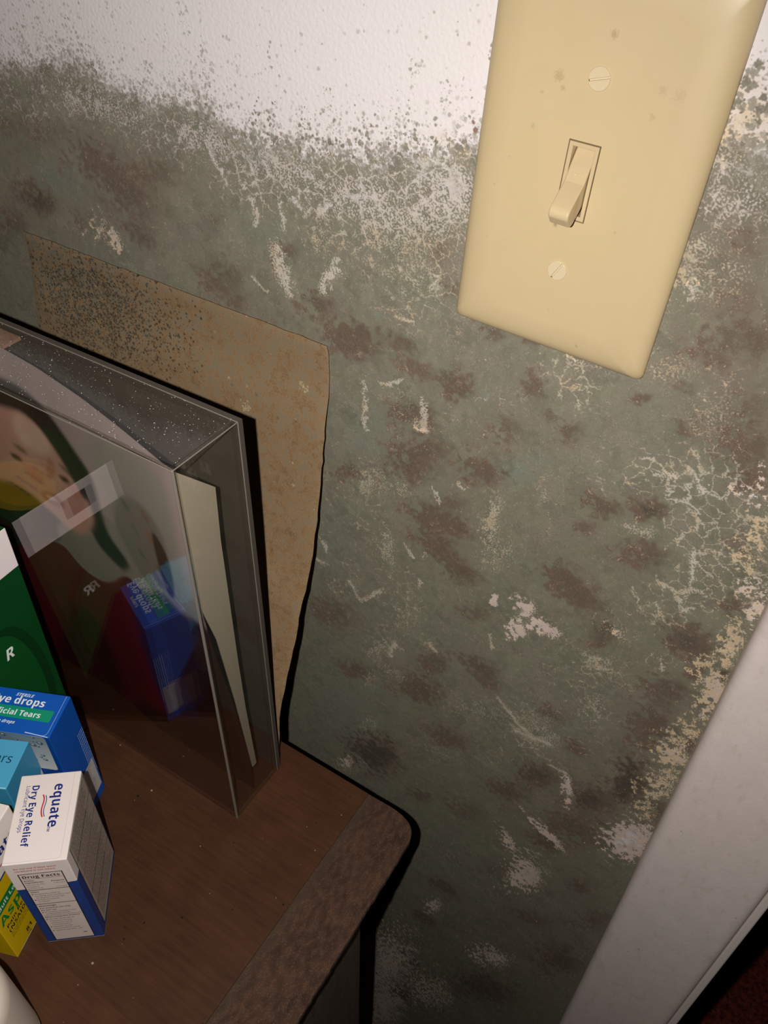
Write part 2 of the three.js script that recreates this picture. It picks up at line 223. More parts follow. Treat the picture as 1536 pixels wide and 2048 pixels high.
  for (const [w, ...uv] of STREAK) for (let n = 0; n + 3 < uv.length; n += 2) {
    const a = onWall(uv[n], uv[n + 1]), b = onWall(uv[n + 2], uv[n + 3]), e = onWall(uv[n] + w / 2, uv[n + 1]), ax = a.x * 1e3, ay = a.y * 1e3, bx = b.x * 1e3, by = b.y * 1e3, half = 1.2 * Math.hypot(e.x * 1e3 - ax, e.y * 1e3 - ay);
    const [i0, i1, j0, j1] = span((ax + bx) / 2, (ay + by) / 2, Math.abs(ax - bx) / 2 + half * 3, Math.abs(ay - by) / 2 + half * 3), L = (bx - ax) ** 2 + (by - ay) ** 2;
    for (let j = j0; j <= j1; j++) for (let i = i0; i <= i1; i++) {
      const k = j * W + i, px = X[i] + mid[k] * 2.4 - ax, py = Y[j] + big[k] * 2 - ay, t = clamp((px * (bx - ax) + py * (by - ay)) / L), d = Math.hypot(px - t * (bx - ax), py - t * (by - ay)) / half;
      const g = step(1.45, 0.35, d + fine[k] * 2.3 + mid[k] * 1.1) * (w > 8 ? 1 : 0.85);
      if (g > crack[k]) crack[k] = g;
    }
  }
  // the net of gaps between colonies
  const S = 6.2, hash = (a, b) => { let h = Math.imul(a, 374761393) + Math.imul(b, 668265263); h = Math.imul(h ^ (h >>> 13), 1274126177); return ((h ^ (h >>> 16)) >>> 0) / 4294967296; };
  const edge = Float32Array.from(X, topEdge);
  const data = new Uint8Array(N * 4), relief = new Uint8Array(N);
  for (let j = 0, k = 0; j < H; j++) for (let i = 0; i < W; i++, k++) {
    const x = X[i], y = Y[j], b = big[k], m = mid[k], f = fine[k];
    let r, g, l;
    const d = edge[i] - y;                                            // millimetres below the mould's upper edge
    const zone = step(-6, 4, d) * step(34, 10, d);
    const wx = x + m * 1.9 + b * 2, wy = y + mid2[k] * 1.9 - b * 2, ci = Math.floor(wx / S), cj = Math.floor(wy / S);
    let f1 = 99, f2 = 99;
    const V = vein[k] + 0.14 + zone * 0.5;
    if (V + b * 0.5 > 0.12) for (let q = cj - 1; q <= cj + 1; q++) for (let p = ci - 1; p <= ci + 1; p++) {
      const dd = Math.hypot((p + hash(p, q)) * S - wx, (q + hash(p + 91, q - 57)) * S - wy);
      if (dd < f1) { f2 = f1; f1 = dd; } else if (dd < f2) f2 = dd;
    }
    const net = step(0.30, 0.85, V + b * 0.7 + m * 0.35) * step(0.22 + 0.38 * clamp(V), 0, f2 - f1 + f * 0.9);
    let cover = step(-4.5, 1.5, d + b * 7 + m * 8 + f * 6);
    cover = Math.max(cover, dots[k]);
    const open = step(0.34, 0.66, bare[k] + m * 0.50 + f * 0.50 - 0.03);
    const keep = open * (1 - step(0.35, 0.7, dots[k]));
    // mould
    const t = clamp(0.5 + b * 0.9 + step(60, 0, d) * 0.35 - step(90, 200, d) * 0.4);
    r = mix(GREEN[0], GREY[0], t); g = mix(GREEN[1], GREY[1], t); l = mix(GREEN[2], GREY[2], t);
    const tp = clamp(taupe[k] * 0.9 + m * 0.5 + b * 0.4 - 0.1) * 0.85;
    r = mix(r, DRAB[0], tp); g = mix(g, DRAB[1], tp); l = mix(l, DRAB[2], tp);
    let light = 1 + tone[k] * 0.20 + rim[k] * 0.05 + f * 0.16 + m * 0.14;
    r *= light; g *= light; l *= light;
    const tl = clamp(teal[k] + m * 0.3) * 0.7;
    r = mix(r, BLUISH[0], tl); g = mix(g, BLUISH[1], tl); l = mix(l, BLUISH[2], tl);
    const bw = step(0.20, 0.98, brown[k] + m * 0.50 + f * 0.46 + b * 0.22 + 0.05), rust = clamp(0.5 + b * 1.2);
    light = 1 + f * 0.3 + m * 0.2;
    r = mix(r, mix(UMBER[0], RUST[0], rust) * light, bw * 0.92); g = mix(g, mix(UMBER[1], RUST[1], rust) * light, bw * 0.92); l = mix(l, mix(UMBER[2], RUST[2], rust) * light, bw * 0.92);
    const dk = step(0.25, 0.9, dark[k] + m * 0.3 + f * 0.25) * 0.75 + step(0.5, 0.66, m * 0.9 + f * 0.45 - 0.02) * 0.35;
    r = mix(r, BLACK[0], dk); g = mix(g, BLACK[1], dk); l = mix(l, BLACK[2], dk);
    const ridge = step(0.045, 0.0, Math.abs(fbm(noiseC, x / 3.1 + 31, y / 3.1, 2) + f * 0.12)) * step(0.05, 0.3, b * 0.8 + m * 0.6 + bw * 0.25) * 0.38;   // hairline cracks
    r *= 1 - ridge; g *= 1 - ridge; l *= 1 - ridge;
    // pale net, grains, cracks
    const gr = step(0.42, 0.80, grain[k] * 0.85 + zone * 0.22 + f * 0.85 + m * 0.35 - bw * 0.05), fleck = rim[k] * step(0.10, 0.34, f + m * 0.35) * 0.42, pale = Math.max(net * 0.85, gr * 0.75, crack[k], fleck), warm = clamp(0.35 + b * 1.4 + m * 0.5) * (1 - 0.7 * zone), lift = 1 + 0.22 * zone + 0.08 * crack[k];
    r = mix(r, mix(CREAM[0], TAN[0], warm) * lift, pale * 0.82); g = mix(g, mix(CREAM[1], TAN[1], warm * 0.7) * lift, pale * 0.82); l = mix(l, mix(CREAM[2], TAN[2], warm * 0.8) * lift * lift, pale * 0.82);
    // bare plaster
    const w = 1 + f * 0.30 + m * 0.22 + b * 0.15, tn = clamp(tint[k] + m * 1.1 + f * 0.5), near = step(1.15, 1.4, bare[k]);
    const pr = mix(mix(PLASTER[0], PAINT[0], near), TAN[0], tn), pg = mix(mix(PLASTER[1], PAINT[1], near), TAN[1], tn), pl = mix(mix(PLASTER[2], PAINT[2], near), TAN[2], tn);
    r = mix(r, pr * w, keep * 0.95); g = mix(g, pg * w, keep * 0.95); l = mix(l, pl * w, keep * 0.95);
    // paint above
    const dirt = 1 - 0.05 * clamp(m + 0.3) * step(30, 0, -d), red = reddish[k] * dots[k] * step(-2, -8, d);
    const soak = clamp(bare[k] * tint[k] * 1.1 + m * 0.3) * step(0.05, 0.3, bare[k] * tint[k]) * 0.85;          // yellowed paint
    r = mix(mix(PAINT[0], 0.62, soak) * dirt, mix(r, RUST[0] * 1.6, red), cover); g = mix(mix(PAINT[1], 0.49, soak) * dirt, mix(g, RUST[1] * 1.4, red), cover); l = mix(mix(PAINT[2], 0.33, soak) * dirt, mix(l, RUST[2] * 1.4, red), cover);
    data[k * 4] = byte(r); data[k * 4 + 1] = byte(g); data[k * 4 + 2] = byte(l); data[k * 4 + 3] = 255;
    relief[k] = clamp(0.45 + (cover < 0.98 ? fbm(noiseA, x / 2.6, y / 2.6, 2) * 0.5 + fbm(noiseB, x / 0.9 + 7, y / 0.9, 1) * 0.12 : m * 0.5) * mix(1, 0.45, cover) + cover * (0.05 + tone[k] * 0.06 + f * 0.10) - pale * cover * 0.12) * 255;
  }
  return { data, relief };
}
// The visible part is painted finely: the rows are closest together near the plate.
const FINE = { x0: -0.36, x1: 0.112, breaks: [[-1.0, 0], [-0.45, 300], [-0.16, 1000], [0.085, 2048]] };
function fineRow(j) { const b = FINE.breaks; for (let i = 1; i < b.length; i++) if (j <= b[i][1] || i === b.length - 1) return mix(b[i - 1][0], b[i][0], (j - b[i - 1][1]) / (b[i][1] - b[i - 1][1])) * 1e3; }
const WIDE = { x0: -1.3, x1: 0.15, y0: FLOOR, y1: 1.2 };
function wallMaterial(paint, W, H) {
  const bump = new Uint8Array(W * H * 4);
  for (let k = 0; k < W * H; k++) { bump[k * 4] = bump[k * 4 + 1] = bump[k * 4 + 2] = paint.relief[k]; bump[k * 4 + 3] = 255; }
  return new THREE.MeshStandardMaterial({ map: dataTexture(paint.data, W, H), bumpMap: dataTexture(bump, W, H, false), bumpScale: 0.00016, roughness: 0.9 });
}
const wallFine = wallMaterial(paintWall(FINE.x0 * 1e3, FINE.x1 * 1e3, fineRow, 2048, 2048), 2048, 2048);
const wallWide = wallMaterial(paintWall(WIDE.x0 * 1e3, WIDE.x1 * 1e3, (j) => mix(WIDE.y0, WIDE.y1, j / 1024) * 1e3, 768, 1024), 768, 1024);
{
  // one wall: its face is a grid of panels whose uv follow the two paintings; the back, ends and edges close it to 11 cm
  const pos = [], uv = [], idx = [], groups = [[], []];
  const quad = (x0, x1, y0, y1, u, g) => { const n = pos.length / 3; pos.push(x0, y0, 0, x1, y0, 0, x1, y1, 0, x0, y1, 0); uv.push(...u); groups[g].push(n, n + 1, n + 2, n, n + 2, n + 3); };
  const wide = (x0, x1, y0, y1) => { const U = (x) => (x - WIDE.x0) / (WIDE.x1 - WIDE.x0), V = (y) => (y - WIDE.y0) / (WIDE.y1 - WIDE.y0); quad(x0, x1, y0, y1, [U(x0), V(y0), U(x1), V(y0), U(x1), V(y1), U(x0), V(y1)], 1); };
  const b = FINE.breaks;
  for (let i = 1; i < b.length; i++) { const v0 = b[i - 1][1] / 2048, v1 = b[i][1] / 2048; quad(FINE.x0, FINE.x1, b[i - 1][0], b[i][0], [0, v0, 1, v0, 1, v1, 0, v1], 0); }
  wide(WIDE.x0, FINE.x0, WIDE.y0, WIDE.y1); wide(FINE.x1, WIDE.x1, WIDE.y0, WIDE.y1); wide(FINE.x0, FINE.x1, WIDE.y0, b[0][0]); wide(FINE.x0, FINE.x1, b[b.length - 1][0], WIDE.y1);
  for (const [p, q] of [[[WIDE.x1, 0], [WIDE.x1, -0.11]], [[WIDE.x1, -0.11], [WIDE.x0, -0.11]], [[WIDE.x0, -0.11], [WIDE.x0, 0]]]) {
    const n = pos.length / 3;
    pos.push(p[0], WIDE.y0, p[1], q[0], WIDE.y0, q[1], q[0], WIDE.y1, q[1], p[0], WIDE.y1, p[1]); uv.push(0.5, 0.9, 0.6, 0.9, 0.6, 0.99, 0.5, 0.99); groups[1].push(n, n + 1, n + 2, n, n + 2, n + 3);
  }
  const g = new THREE.BufferGeometry();
  g.setAttribute('position', new THREE.Float32BufferAttribute(pos, 3)); g.setAttribute('uv', new THREE.Float32BufferAttribute(uv, 2));
  g.setIndex([...groups[0], ...groups[1]]);
  g.addGroup(0, groups[0].length, 0); g.addGroup(groups[0].length, groups[1].length, 1);
  g.computeVertexNormals();
  structure('wall_back', g, [wallFine, wallWide], 'white painted wall overgrown with grey-green and brown mould', 'wall');
}

// ---------------------------------------------------------------- door casing, jamb, floor
const casingMaterial = new THREE.MeshStandardMaterial({
  roughness: 0.42,
  map: (() => {
    const rnd = random(91), spots = [];
    for (let n = 0; n < 150; n++) spots.push([rnd(), rnd(), 0.002 + 0.006 * rnd() ** 3, 0.2 + 0.6 * rnd(), rnd() < 0.25]);
    const rows = [];
    for (const p of spots) for (let k = Math.floor(p[1] * 100) - 1; k <= Math.floor(p[1] * 100) + 1; k++) (rows[k] ??= []).push(p);
    return shadeTexture(512, 2048, (u, v) => {
      const x = u * 60, y = v * 700, w = 1 + 0.05 * fbm(noiseA, x / 14, y / 22, 3) + 0.025 * fbm(noiseB, x / 2, y / 2, 2), stain = step(0.25, 0.5, fbm(noiseC, x / 9 + 3, y / 26, 3)) * 0.07;
      let c = [0.76 * w * (1 - stain * 0.6), 0.66 * w * (1 - stain), 0.62 * w * (1 - stain * 1.1)];
      for (const [a, b, r, s, pale] of rows[Math.floor(v * 100)] ?? []) { const dx = (u - a) * 60, dy = (v - b) * 700, q = Math.abs(dy) < 4 ? Math.hypot(dx, dy) / (r * 110) : 9; if (q < 1) { const k = s * step(1, 0.4, q); c = pale ? c.map((z) => mix(z, 0.75, k)) : c.map((z, i) => mix(z, [0.16, 0.11, 0.08][i], k)); } }
      return c;
    });
  })(),
});
casingMaterial.bumpMap = grayTexture(256, 1024, (u, v) => 0.5 + 0.4 * fbm(noiseB, u * 22, v * 180, 3)); casingMaterial.bumpScale = 0.00008;
function uvBy(g, f) { const p = g.attributes.position, uv = g.attributes.uv; for (let i = 0; i < p.count; i++) uv.setXY(i, ...f(p.getX(i), p.getY(i), p.getZ(i))); return g; }
const casingUV = (x, y, z) => [(x - z * 0.3 - 0.1) / 0.06, (y + 0.75) / 0.7];
{
  const s = new THREE.Shape();                                        // section across the board, in x and z
  s.moveTo(0.1025, 0.0004); s.lineTo(0.1025, 0.0115); s.bezierCurveTo(0.1027, 0.0152, 0.1050, 0.0172, 0.1085, 0.0176); s.lineTo(0.152, 0.0186); s.bezierCurveTo(0.1555, 0.0187, 0.1572, 0.0176, 0.1572, 0.0155); s.lineTo(0.1572, 0.0004);
  const g = new THREE.ExtrudeGeometry(s, { depth: 2.1, bevelEnabled: false, curveSegments: 10, steps: 1 }).rotateX(-Math.PI / 2).scale(1, 1, -1).translate(0, FLOOR, 0);
  for (const name of ['position']) { const a = g.attributes[name]; for (let i = 0; i < a.count; i += 3) for (let c = 0; c < 3; c++) { const t = a.array[(i + 1) * 3 + c]; a.array[(i + 1) * 3 + c] = a.array[(i + 2) * 3 + c]; a.array[(i + 2) * 3 + c] = t; } }
  g.deleteAttribute('normal'); g.computeVertexNormals();
  uvBy(g, casingUV);
  structure('trim_1', g, casingMaterial, 'white painted door casing board with small dark specks', 'trim');
  structure('trim_2', softBox(0.1576, 0.1618, FLOOR, FLOOR + 2.09, -0.11, 0.0165, 0.0012, 2), new THREE.MeshStandardMaterial({ color: new THREE.Color(0.74, 0.64, 0.6), roughness: 0.5 }), 'narrow white door jamb edge beside the casing', 'trim');
}
const carpet = new THREE.MeshStandardMaterial({ roughness: 1, map: shadeTexture(512, 512, (u, v) => { const w = 0.7 + 0.8 * fbm(noiseA, u * 40, v * 40, 2) + 0.6 * fbm(noiseB, u * 130, v * 130, 2); return [0.30 * w, 0.050 * w, 0.038 * w]; }, true) });
carpet.map.repeat.set(6, 6);
structure('floor', box(-1.3, 1.4, FLOOR - 0.05, FLOOR, -1.5, 1.2), carpet, 'dark red carpeted floor beyond the door casing', 'floor');

// ---------------------------------------------------------------- light switch
const ivory = [0.530, 0.412, 0.236];
const stainMap = (() => {
  const spot = [[-0.0125, 0.0285, 2.0, 0.35], [-0.0105, 0.0255, 0.9, 0.35], [-0.017, 0.023, 0.7, 0.3], [0.0015, 0.042, 1.4, 0.4], [-0.018, 0.013, 1.0, 0.25], [0.019, 0.031, 1.6, 0.2], [0.024, 0.0305, 2.4, 0.15], [0.018, 0.0235, 1.1, 0.2], [-0.0040, -0.0152, 0.8, 0.75], [0.016, -0.012, 0.6, 0.3], [0.013, -0.0555, 0.8, 0.35], [-0.028, -0.026, 0.5, 0.2], [0.0, -0.045, 0.3, 0.5], [-0.024, 0.002, 0.5, 0.2], [-0.028, -0.008, 0.5, 0.25]];
  return shadeTexture(768, 1024, (u, v) => {
    const x = (u - 0.5) * 0.08, y = (v - 0.5) * 0.128, w = 1 + 0.015 * fbm(noiseA, u * 4, v * 6, 2);
    let k = 0;
    for (const [a, b, r, s] of spot) { const e = Math.hypot(x - a, y - b) * 1e3 / r; if (e > 2) continue; const d = e + 0.8 * fbm(noiseB, x * 900, y * 900, 3); k = Math.max(k, s * step(1.1, 0.3, d)); }
    return [mix(ivory[0] * w, 0.27, k), mix(ivory[1] * w, 0.17, k), mix(ivory[2] * w, 0.08, k)];
  });
})();
const plateMaterial = new THREE.MeshPhysicalMaterial({ map: stainMap, roughness: 0.42, specularIntensity: 1 });
const ivoryPlastic = new THREE.MeshPhysicalMaterial({ color: new THREE.Color(0.54, 0.42, 0.25), roughness: 0.22, clearcoat: 0.3, clearcoatRoughness: 0.15 });
const screwPaint = new THREE.MeshPhysicalMaterial({ color: new THREE.Color(0.60, 0.49, 0.32), roughness: 0.28, clearcoat: 0.4, clearcoatRoughness: 0.2 });
{
  const sw = thing('light_switch', 'ivory toggle light switch with plastic cover plate on mouldy wall', 'light switch', [-0.0006, -0.0008, 0]);
  sw.rotation.z = -0.0447;
  const HW = 0.0378, HH = 0.0620, TOP = 0.0062;
  function outline(inset, z, r0) {
    const w = HW - inset, h = HH - inset, r = r0 + inset * 0.45, pts = [];
    for (const [cx, cy, a] of [[1, 1, 0], [-1, 1, 90], [-1, -1, 180], [1, -1, 270]]) for (let k = 0; k <= 6; k++) { const t = (a + k * 15) * Math.PI / 180; pts.push([cx * (w - r) + r * Math.cos(t), cy * (h - r) + r * Math.sin(t), z]); }
    return pts;
  }
  const profile = [[0.0003, 0.0002], [0, 0.0006], [0, 0.0016], [0.0003, 0.0024], [0.0010, 0.0034], [0.0021, 0.0043], [0.0036, 0.0050], [0.0056, 0.0055], [0.0080, 0.0059], [0.0105, 0.0061], [0.0125, TOP]];
  const rings = profile.map(([i, z]) => outline(i, z, 0.0024)), n = rings[0].length, pos = [], uv = [], idx = [];
  rings.forEach((r) => r.forEach(([x, y, z]) => { pos.push(x, y, z); uv.push(x / 0.08 + 0.5, y / 0.128 + 0.5); }));
  for (let a = 0; a + 1 < rings.length; a++) for (let k = 0; k < n; k++) { const p = a * n + k, q = a * n + (k + 1) % n; idx.push(p, q, q + n, p, q + n, p + n); }
  const rim = new THREE.BufferGeometry();
  rim.setAttribute('position', new THREE.Float32BufferAttribute(pos, 3)); rim.setAttribute('uv', new THREE.Float32BufferAttribute(uv, 2)); rim.setIndex(idx); rim.computeVertexNormals();
  const last = rings[rings.length - 1], nrm = rim.attributes.normal;
  for (let k = 0; k < n; k++) nrm.setXYZ((rings.length - 1) * n + k, 0, 0, 1);
  const face = new THREE.Shape(last.map(([x, y]) => new THREE.Vector2(x, y)));
  const hw = 0.0053, hh = 0.0122;
  face.holes.push(new THREE.Path([[-hw, -hh], [-hw, hh], [hw, hh], [hw, -hh]].map(([x, y]) => new THREE.Vector2(x, y))));
  for (const s of [-1, 1]) face.holes.push(new THREE.Path().absarc(0, s * 0.03015, 0.0033, 0, Math.PI * 2, true));
  const flat = uvBy(new THREE.ShapeGeometry(face, 24).translate(0, 0, TOP), (x, y) => [x / 0.08 + 0.5, y / 0.128 + 0.5]);
  const wall4 = [];
  for (const [x0, y0, x1, y1] of [[-hw, -hh, hw, -hh], [hw, -hh, hw, hh], [hw, hh, -hw, hh], [-hw, hh, -hw, -hh]]) {
    const g = new THREE.BufferGeometry();
    g.setAttribute('position', new THREE.Float32BufferAttribute([x0, y0, TOP, x1, y1, TOP, x1, y1, TOP - 0.003, x0, y0, TOP - 0.003], 3)); g.setAttribute('uv', new THREE.Float32BufferAttribute([0.5, 0.5, 0.5, 0.5, 0.5, 0.5, 0.5, 0.5], 2)); g.setIndex([0, 2, 1, 0, 3, 2]); g.computeVertexNormals();
    wall4.push(g);
  }
  part('cover_plate', mergeGeometries([rim, flat, ...wall4]), plateMaterial, sw, 'ivory cover plate with rounded edges');
  // screws: two half-round pads on a disc leave the slot
  for (const [s, turn] of [[1, 0.30], [-1, 1.08]]) {
    const half = [], R = 0.00345, slot = 0.00045;
    for (const side of [-1, 1]) {
      const d = new THREE.Shape(), a0 = Math.asin(slot / R);
      d.absarc(0, 0, R * 0.93, a0, Math.PI - a0, false); d.closePath();
      const g = new THREE.ExtrudeGeometry(d, { depth: 0.0004, bevelEnabled: true, bevelThickness: 0.0003, bevelSize: 0.0002, bevelSegments: 3, curveSegments: 24 });
      if (side < 0) g.rotateZ(Math.PI);
      const p = g.attributes.position;
      for (let i = 0; i < p.count; i++) { const q = Math.hypot(p.getX(i), p.getY(i)) / R; if (p.getZ(i) > 0.0002) p.setZ(i, p.getZ(i) + 0.0004 * (1 - q * q)); }
      g.computeVertexNormals();
      half.push(g);
    }
    const disc = new THREE.CylinderGeometry(R * 0.93, R * 0.93, 0.0004, 28).rotateX(Math.PI / 2).translate(0, 0, -0.0002).toNonIndexed();
    const m = part('screw', mergeGeometries([...half, disc]), screwPaint, sw, s > 0 ? 'ivory slotted screw above the toggle' : 'ivory slotted screw below the toggle');
    m.position.set(0, s * 0.03015, TOP - 0.0003); m.rotation.z = turn;
  }
  // bezel of the switch in the opening, and its lever pointing down
  const rim2 = new THREE.Shape([[-0.00475, -0.01155], [0.00475, -0.01155], [0.00475, 0.01155], [-0.00475, 0.01155]].map(([x, y]) => new THREE.Vector2(x, y)));
  rim2.holes.push(new THREE.Path([[-0.0038, -0.0106], [-0.0038, 0.0106], [0.0038, 0.0106], [0.0038, -0.0106]].map(([x, y]) => new THREE.Vector2(x, y))));
  part('switch_bezel', new THREE.ExtrudeGeometry(rim2, { depth: 0.0047, bevelEnabled: true, bevelThickness: 0.0003, bevelSize: 0.0002, bevelSegments: 2 }).translate(0, 0, 0.0015), ivoryPlastic, sw);
  part('switch_body', box(-0.0052, 0.0052, -0.012, 0.012, 0.0002, 0.0016), ivoryPlastic, sw);
  const lev = new THREE.Shape();                                      // side view: y runs along the shape's x, z along its y
  lev.moveTo(0.0096, 0.0016); lev.lineTo(0.0094, 0.0022); lev.lineTo(0.0046, 0.0058); lev.quadraticCurveTo(0.0012, 0.0078, 0.0002, 0.0086);
  lev.lineTo(-0.0052, 0.0158); lev.quadraticCurveTo(-0.0066, 0.0174, -0.0082, 0.0166); lev.lineTo(-0.0104, 0.0146); lev.quadraticCurveTo(-0.0116, 0.0132, -0.0107, 0.0116);
  lev.lineTo(-0.0060, 0.0050); lev.lineTo(-0.0060, 0.0017); lev.closePath();
  const lg = new THREE.ExtrudeGeometry(lev, { depth: 0.0056, bevelEnabled: true, bevelThickness: 0.0006, bevelSize: 0.0005, bevelSegments: 4, curveSegments: 10 });
  lg.applyMatrix4(new THREE.Matrix4().makeBasis(new THREE.Vector3(0, 1, 0), new THREE.Vector3(0, 0, 1), new THREE.Vector3(1, 0, 0))).translate(-0.0028, 0, 0);
  const lever = part('toggle_lever', lg, ivoryPlastic, sw, 'glossy ivory lever pointing down');
  const font = await new FontLoader().loadAsync('fonts/droid/droid_sans_bold.typeface.json');
  const off = new TextGeometry('OFF', { font, size: 0.00165, depth: 0.00016, curveSegments: 4, bevelEnabled: false });
  off.computeBoundingBox(); off.translate(-off.boundingBox.max.x / 2, 0, 0);
  off.rotateX(-0.50).translate(0, 0.0024, 0.00775);
  part('lettering', off, ivoryPlastic, lever);
}

// ---------------------------------------------------------------- dresser
const GRAIN_TINT = [0.062, 0.0255, 0.0110];
function woodShade(x, z, tone) {                                        // millimetres; the grain runs along x
  const plank = Math.floor((z - 108) / 52), t = hash2(plank, 3), g = fbm(noiseA, x / 60 + plank * 9, z / 3.2, 3), h = fbm(noiseB, x / 14, z / 1.1 + plank * 5, 2), p = fbm(noiseC, x / 30, z / 30, 2);
  const w = tone * (0.88 + 0.24 * t + 0.22 * g + 0.14 * h + 0.18 * p);
  return [GRAIN_TINT[0] * w, GRAIN_TINT[1] * w * (0.97 + 0.1 * p), GRAIN_TINT[2] * w];
}
function hash2(a, b) { let h = Math.imul(a | 0, 374761393) + Math.imul(b | 0, 668265263); h = Math.imul(h ^ (h >>> 13), 1274126177); return ((h ^ (h >>> 16)) >>> 0) / 4294967296; }
const DX0 = -0.62, DZ0 = 0.0515, DZ1 = 0.47, SEAM = -0.0442, DX1 = -0.0098;
{
  const d = thing('dresser', 'dark brown wooden dresser standing in front of the mouldy wall', 'dresser', [0, 0, 0]);
  const rs = random(301), bits = [];
  for (let n = 0; n < 220; n++) bits.push([mix(-330, -44, rs()), mix(52, 260, rs()), 0.18 + 0.5 * rs() ** 3, rs() < 0.7]);
  const cell = new Map();
  for (const b of bits) { const k = Math.floor(b[0] / 10) + ',' + Math.floor(b[1] / 10); (cell.get(k) ?? cell.set(k, []).get(k)).push(b); }
  const topMap = shadeTexture(1536, 1024, (u, v) => {
    const x = mix(-400, -44, u), z = mix(52, 290, v);
    let c = woodShade(x, z, 1);
    for (const [bx, bz, r, darkBit] of cell.get(Math.floor(x / 10) + ',' + Math.floor(z / 10)) ?? []) { const q = Math.hypot(x - bx, z - bz) / r; if (q < 1) c = darkBit ? [0.012, 0.008, 0.006] : [0.3, 0.24, 0.18]; }
    return c;
  });
  topMap.wrapS = topMap.wrapT = THREE.MirroredRepeatWrapping;
  const topMat = new THREE.MeshPhysicalMaterial({ map: topMap, roughness: 0.55, specularIntensity: 0.35 });
  part('top_board', uvBy(softBox(DX0, SEAM - 0.0004, TABLE - 0.021, TABLE, DZ0, DZ1, 0.0006, 2), (x, y, z) => [(x + 0.4) / 0.356, (z + (TABLE - y) - 0.052) / 0.238]), topMat, d, 'smooth brown top with faint plank bands');
  // rough, dusty strip along the right end, with a rounded back corner
  const stripMap = shadeTexture(512, 1536, (u, v) => {
    const x = u * 40, z = v * 240, g = fbm(noiseA, x / 5, z / 9, 3), f = fbm(noiseB, x / 1.2, z / 1.2, 3), b = fbm(noiseC, x / 18, z / 30, 2), dust = step(0.08, 0.5, f + g * 0.5), w = 0.9 + 0.5 * g + 0.35 * b;
    const c = [mix(0.060 * w, 0.096, dust * 0.6), mix(0.027 * w, 0.051, dust * 0.6), mix(0.014 * w, 0.030, dust * 0.6)], m = step(7, 0.5, x + f * 5 + g * 3) * 0.55, k = step(0.33, 0.5, f) * 0.5, s = step(0.30, 0.45, fbm(noiseC, x / 2.3 + 40, z / 2.3, 2)) * 0.35;
    return [mix(mix(mix(c[0], 0.058, m), 0.20, k * 0.5), 0.034, s), mix(mix(mix(c[1], 0.037, m), 0.13, k * 0.5), 0.016, s), mix(mix(mix(c[2], 0.023, m), 0.085, k * 0.5), 0.010, s)];
  });
  const st = new THREE.Shape(), n = [];
  const edge = (z) => 0.00025 * noiseB(z * 600, 2) + 0.0002 * noiseA(z * 1900, 5);
  st.moveTo(SEAM, -DZ1); st.lineTo(SEAM, -(DZ0 + 0.0006)); st.lineTo(-0.0300, -(DZ0 + 0.0003)); st.bezierCurveTo(-0.021, -(DZ0 + 0.0005), -0.0135, -(DZ0 + 0.002), -0.0110, -(DZ0 + 0.0085));
  for (let z = DZ0 + 0.012; z < DZ1; z += 0.0022) st.lineTo(DX1 - 0.0003 + (z - DZ0) * 0.012 + edge(z), -z);
  st.lineTo(DX1, -DZ1); st.closePath();
  const sg = new THREE.ExtrudeGeometry(st, { depth: 0.0032, bevelEnabled: true, bevelThickness: 0.0005, bevelSize: 0.0004, bevelSegments: 2, curveSegments: 14 }).rotateX(-Math.PI / 2).translate(0, TABLE - 0.0037, 0);
  uvBy(sg, (x, y, z) => [(x - SEAM) / 0.04 + (TABLE - y) * 4, (z - 0.05) / 0.24]);
  const stripBump = grayTexture(256, 1024, (u, v) => 0.5 + 0.5 * fbm(noiseB, u * 36, v * 210, 3));
  part('edge_strip', sg, new THREE.MeshStandardMaterial({ map: stripMap, bumpMap: stripBump, bumpScale: 0.00012, roughness: 0.95 }), d, 'rough dusty brown strip along the end of the top');
  const sideMap = shadeTexture(256, 512, (u, v) => { const g = fbm(noiseA, u * 60, v * 4, 3), f = fbm(noiseB, u * 90, v * 60, 2), w = 0.9 + 0.5 * g + 0.3 * f; return [0.085 * w, 0.056 * w, 0.040 * w]; });
  const sideMat = new THREE.MeshStandardMaterial({ map: sideMap, roughness: 0.8 });
  part('side_panel', uvBy(softBox(-0.033, -0.0152, FLOOR, TABLE - 0.0043, 0.104, DZ1 - 0.02, 0.0008, 2), (x, y, z) => [(z - 0.1) / 0.4, (y + 1.2) / 0.9]), sideMat, d, 'dull grey-brown side panel under the overhanging top');
  part('side_panel', uvBy(softBox(DX0 + 0.015, DX0 + 0.033, FLOOR, TABLE - 0.0212, 0.104, DZ1 - 0.02, 0.0008, 2), (x, y, z) => [(z - 0.1) / 0.4, (y + 1.2) / 0.9]), sideMat, d);
  const dark = new THREE.MeshStandardMaterial({ color: new THREE.Color(0.07, 0.04, 0.025), roughness: 0.8 });
  part('back_panel', box(DX0 + 0.033, -0.033, FLOOR + 0.05, TABLE - 0.0212, 0.106, 0.112), dark, d);
  for (let k = 0; k < 3; k++) part('drawer_front', softBox(DX0 + 0.036, -0.036, FLOOR + 0.08 + k * 0.245, FLOOR + 0.315 + k * 0.245, DZ1 - 0.036, DZ1 - 0.018, 0.002, 2), topMat, d);
}

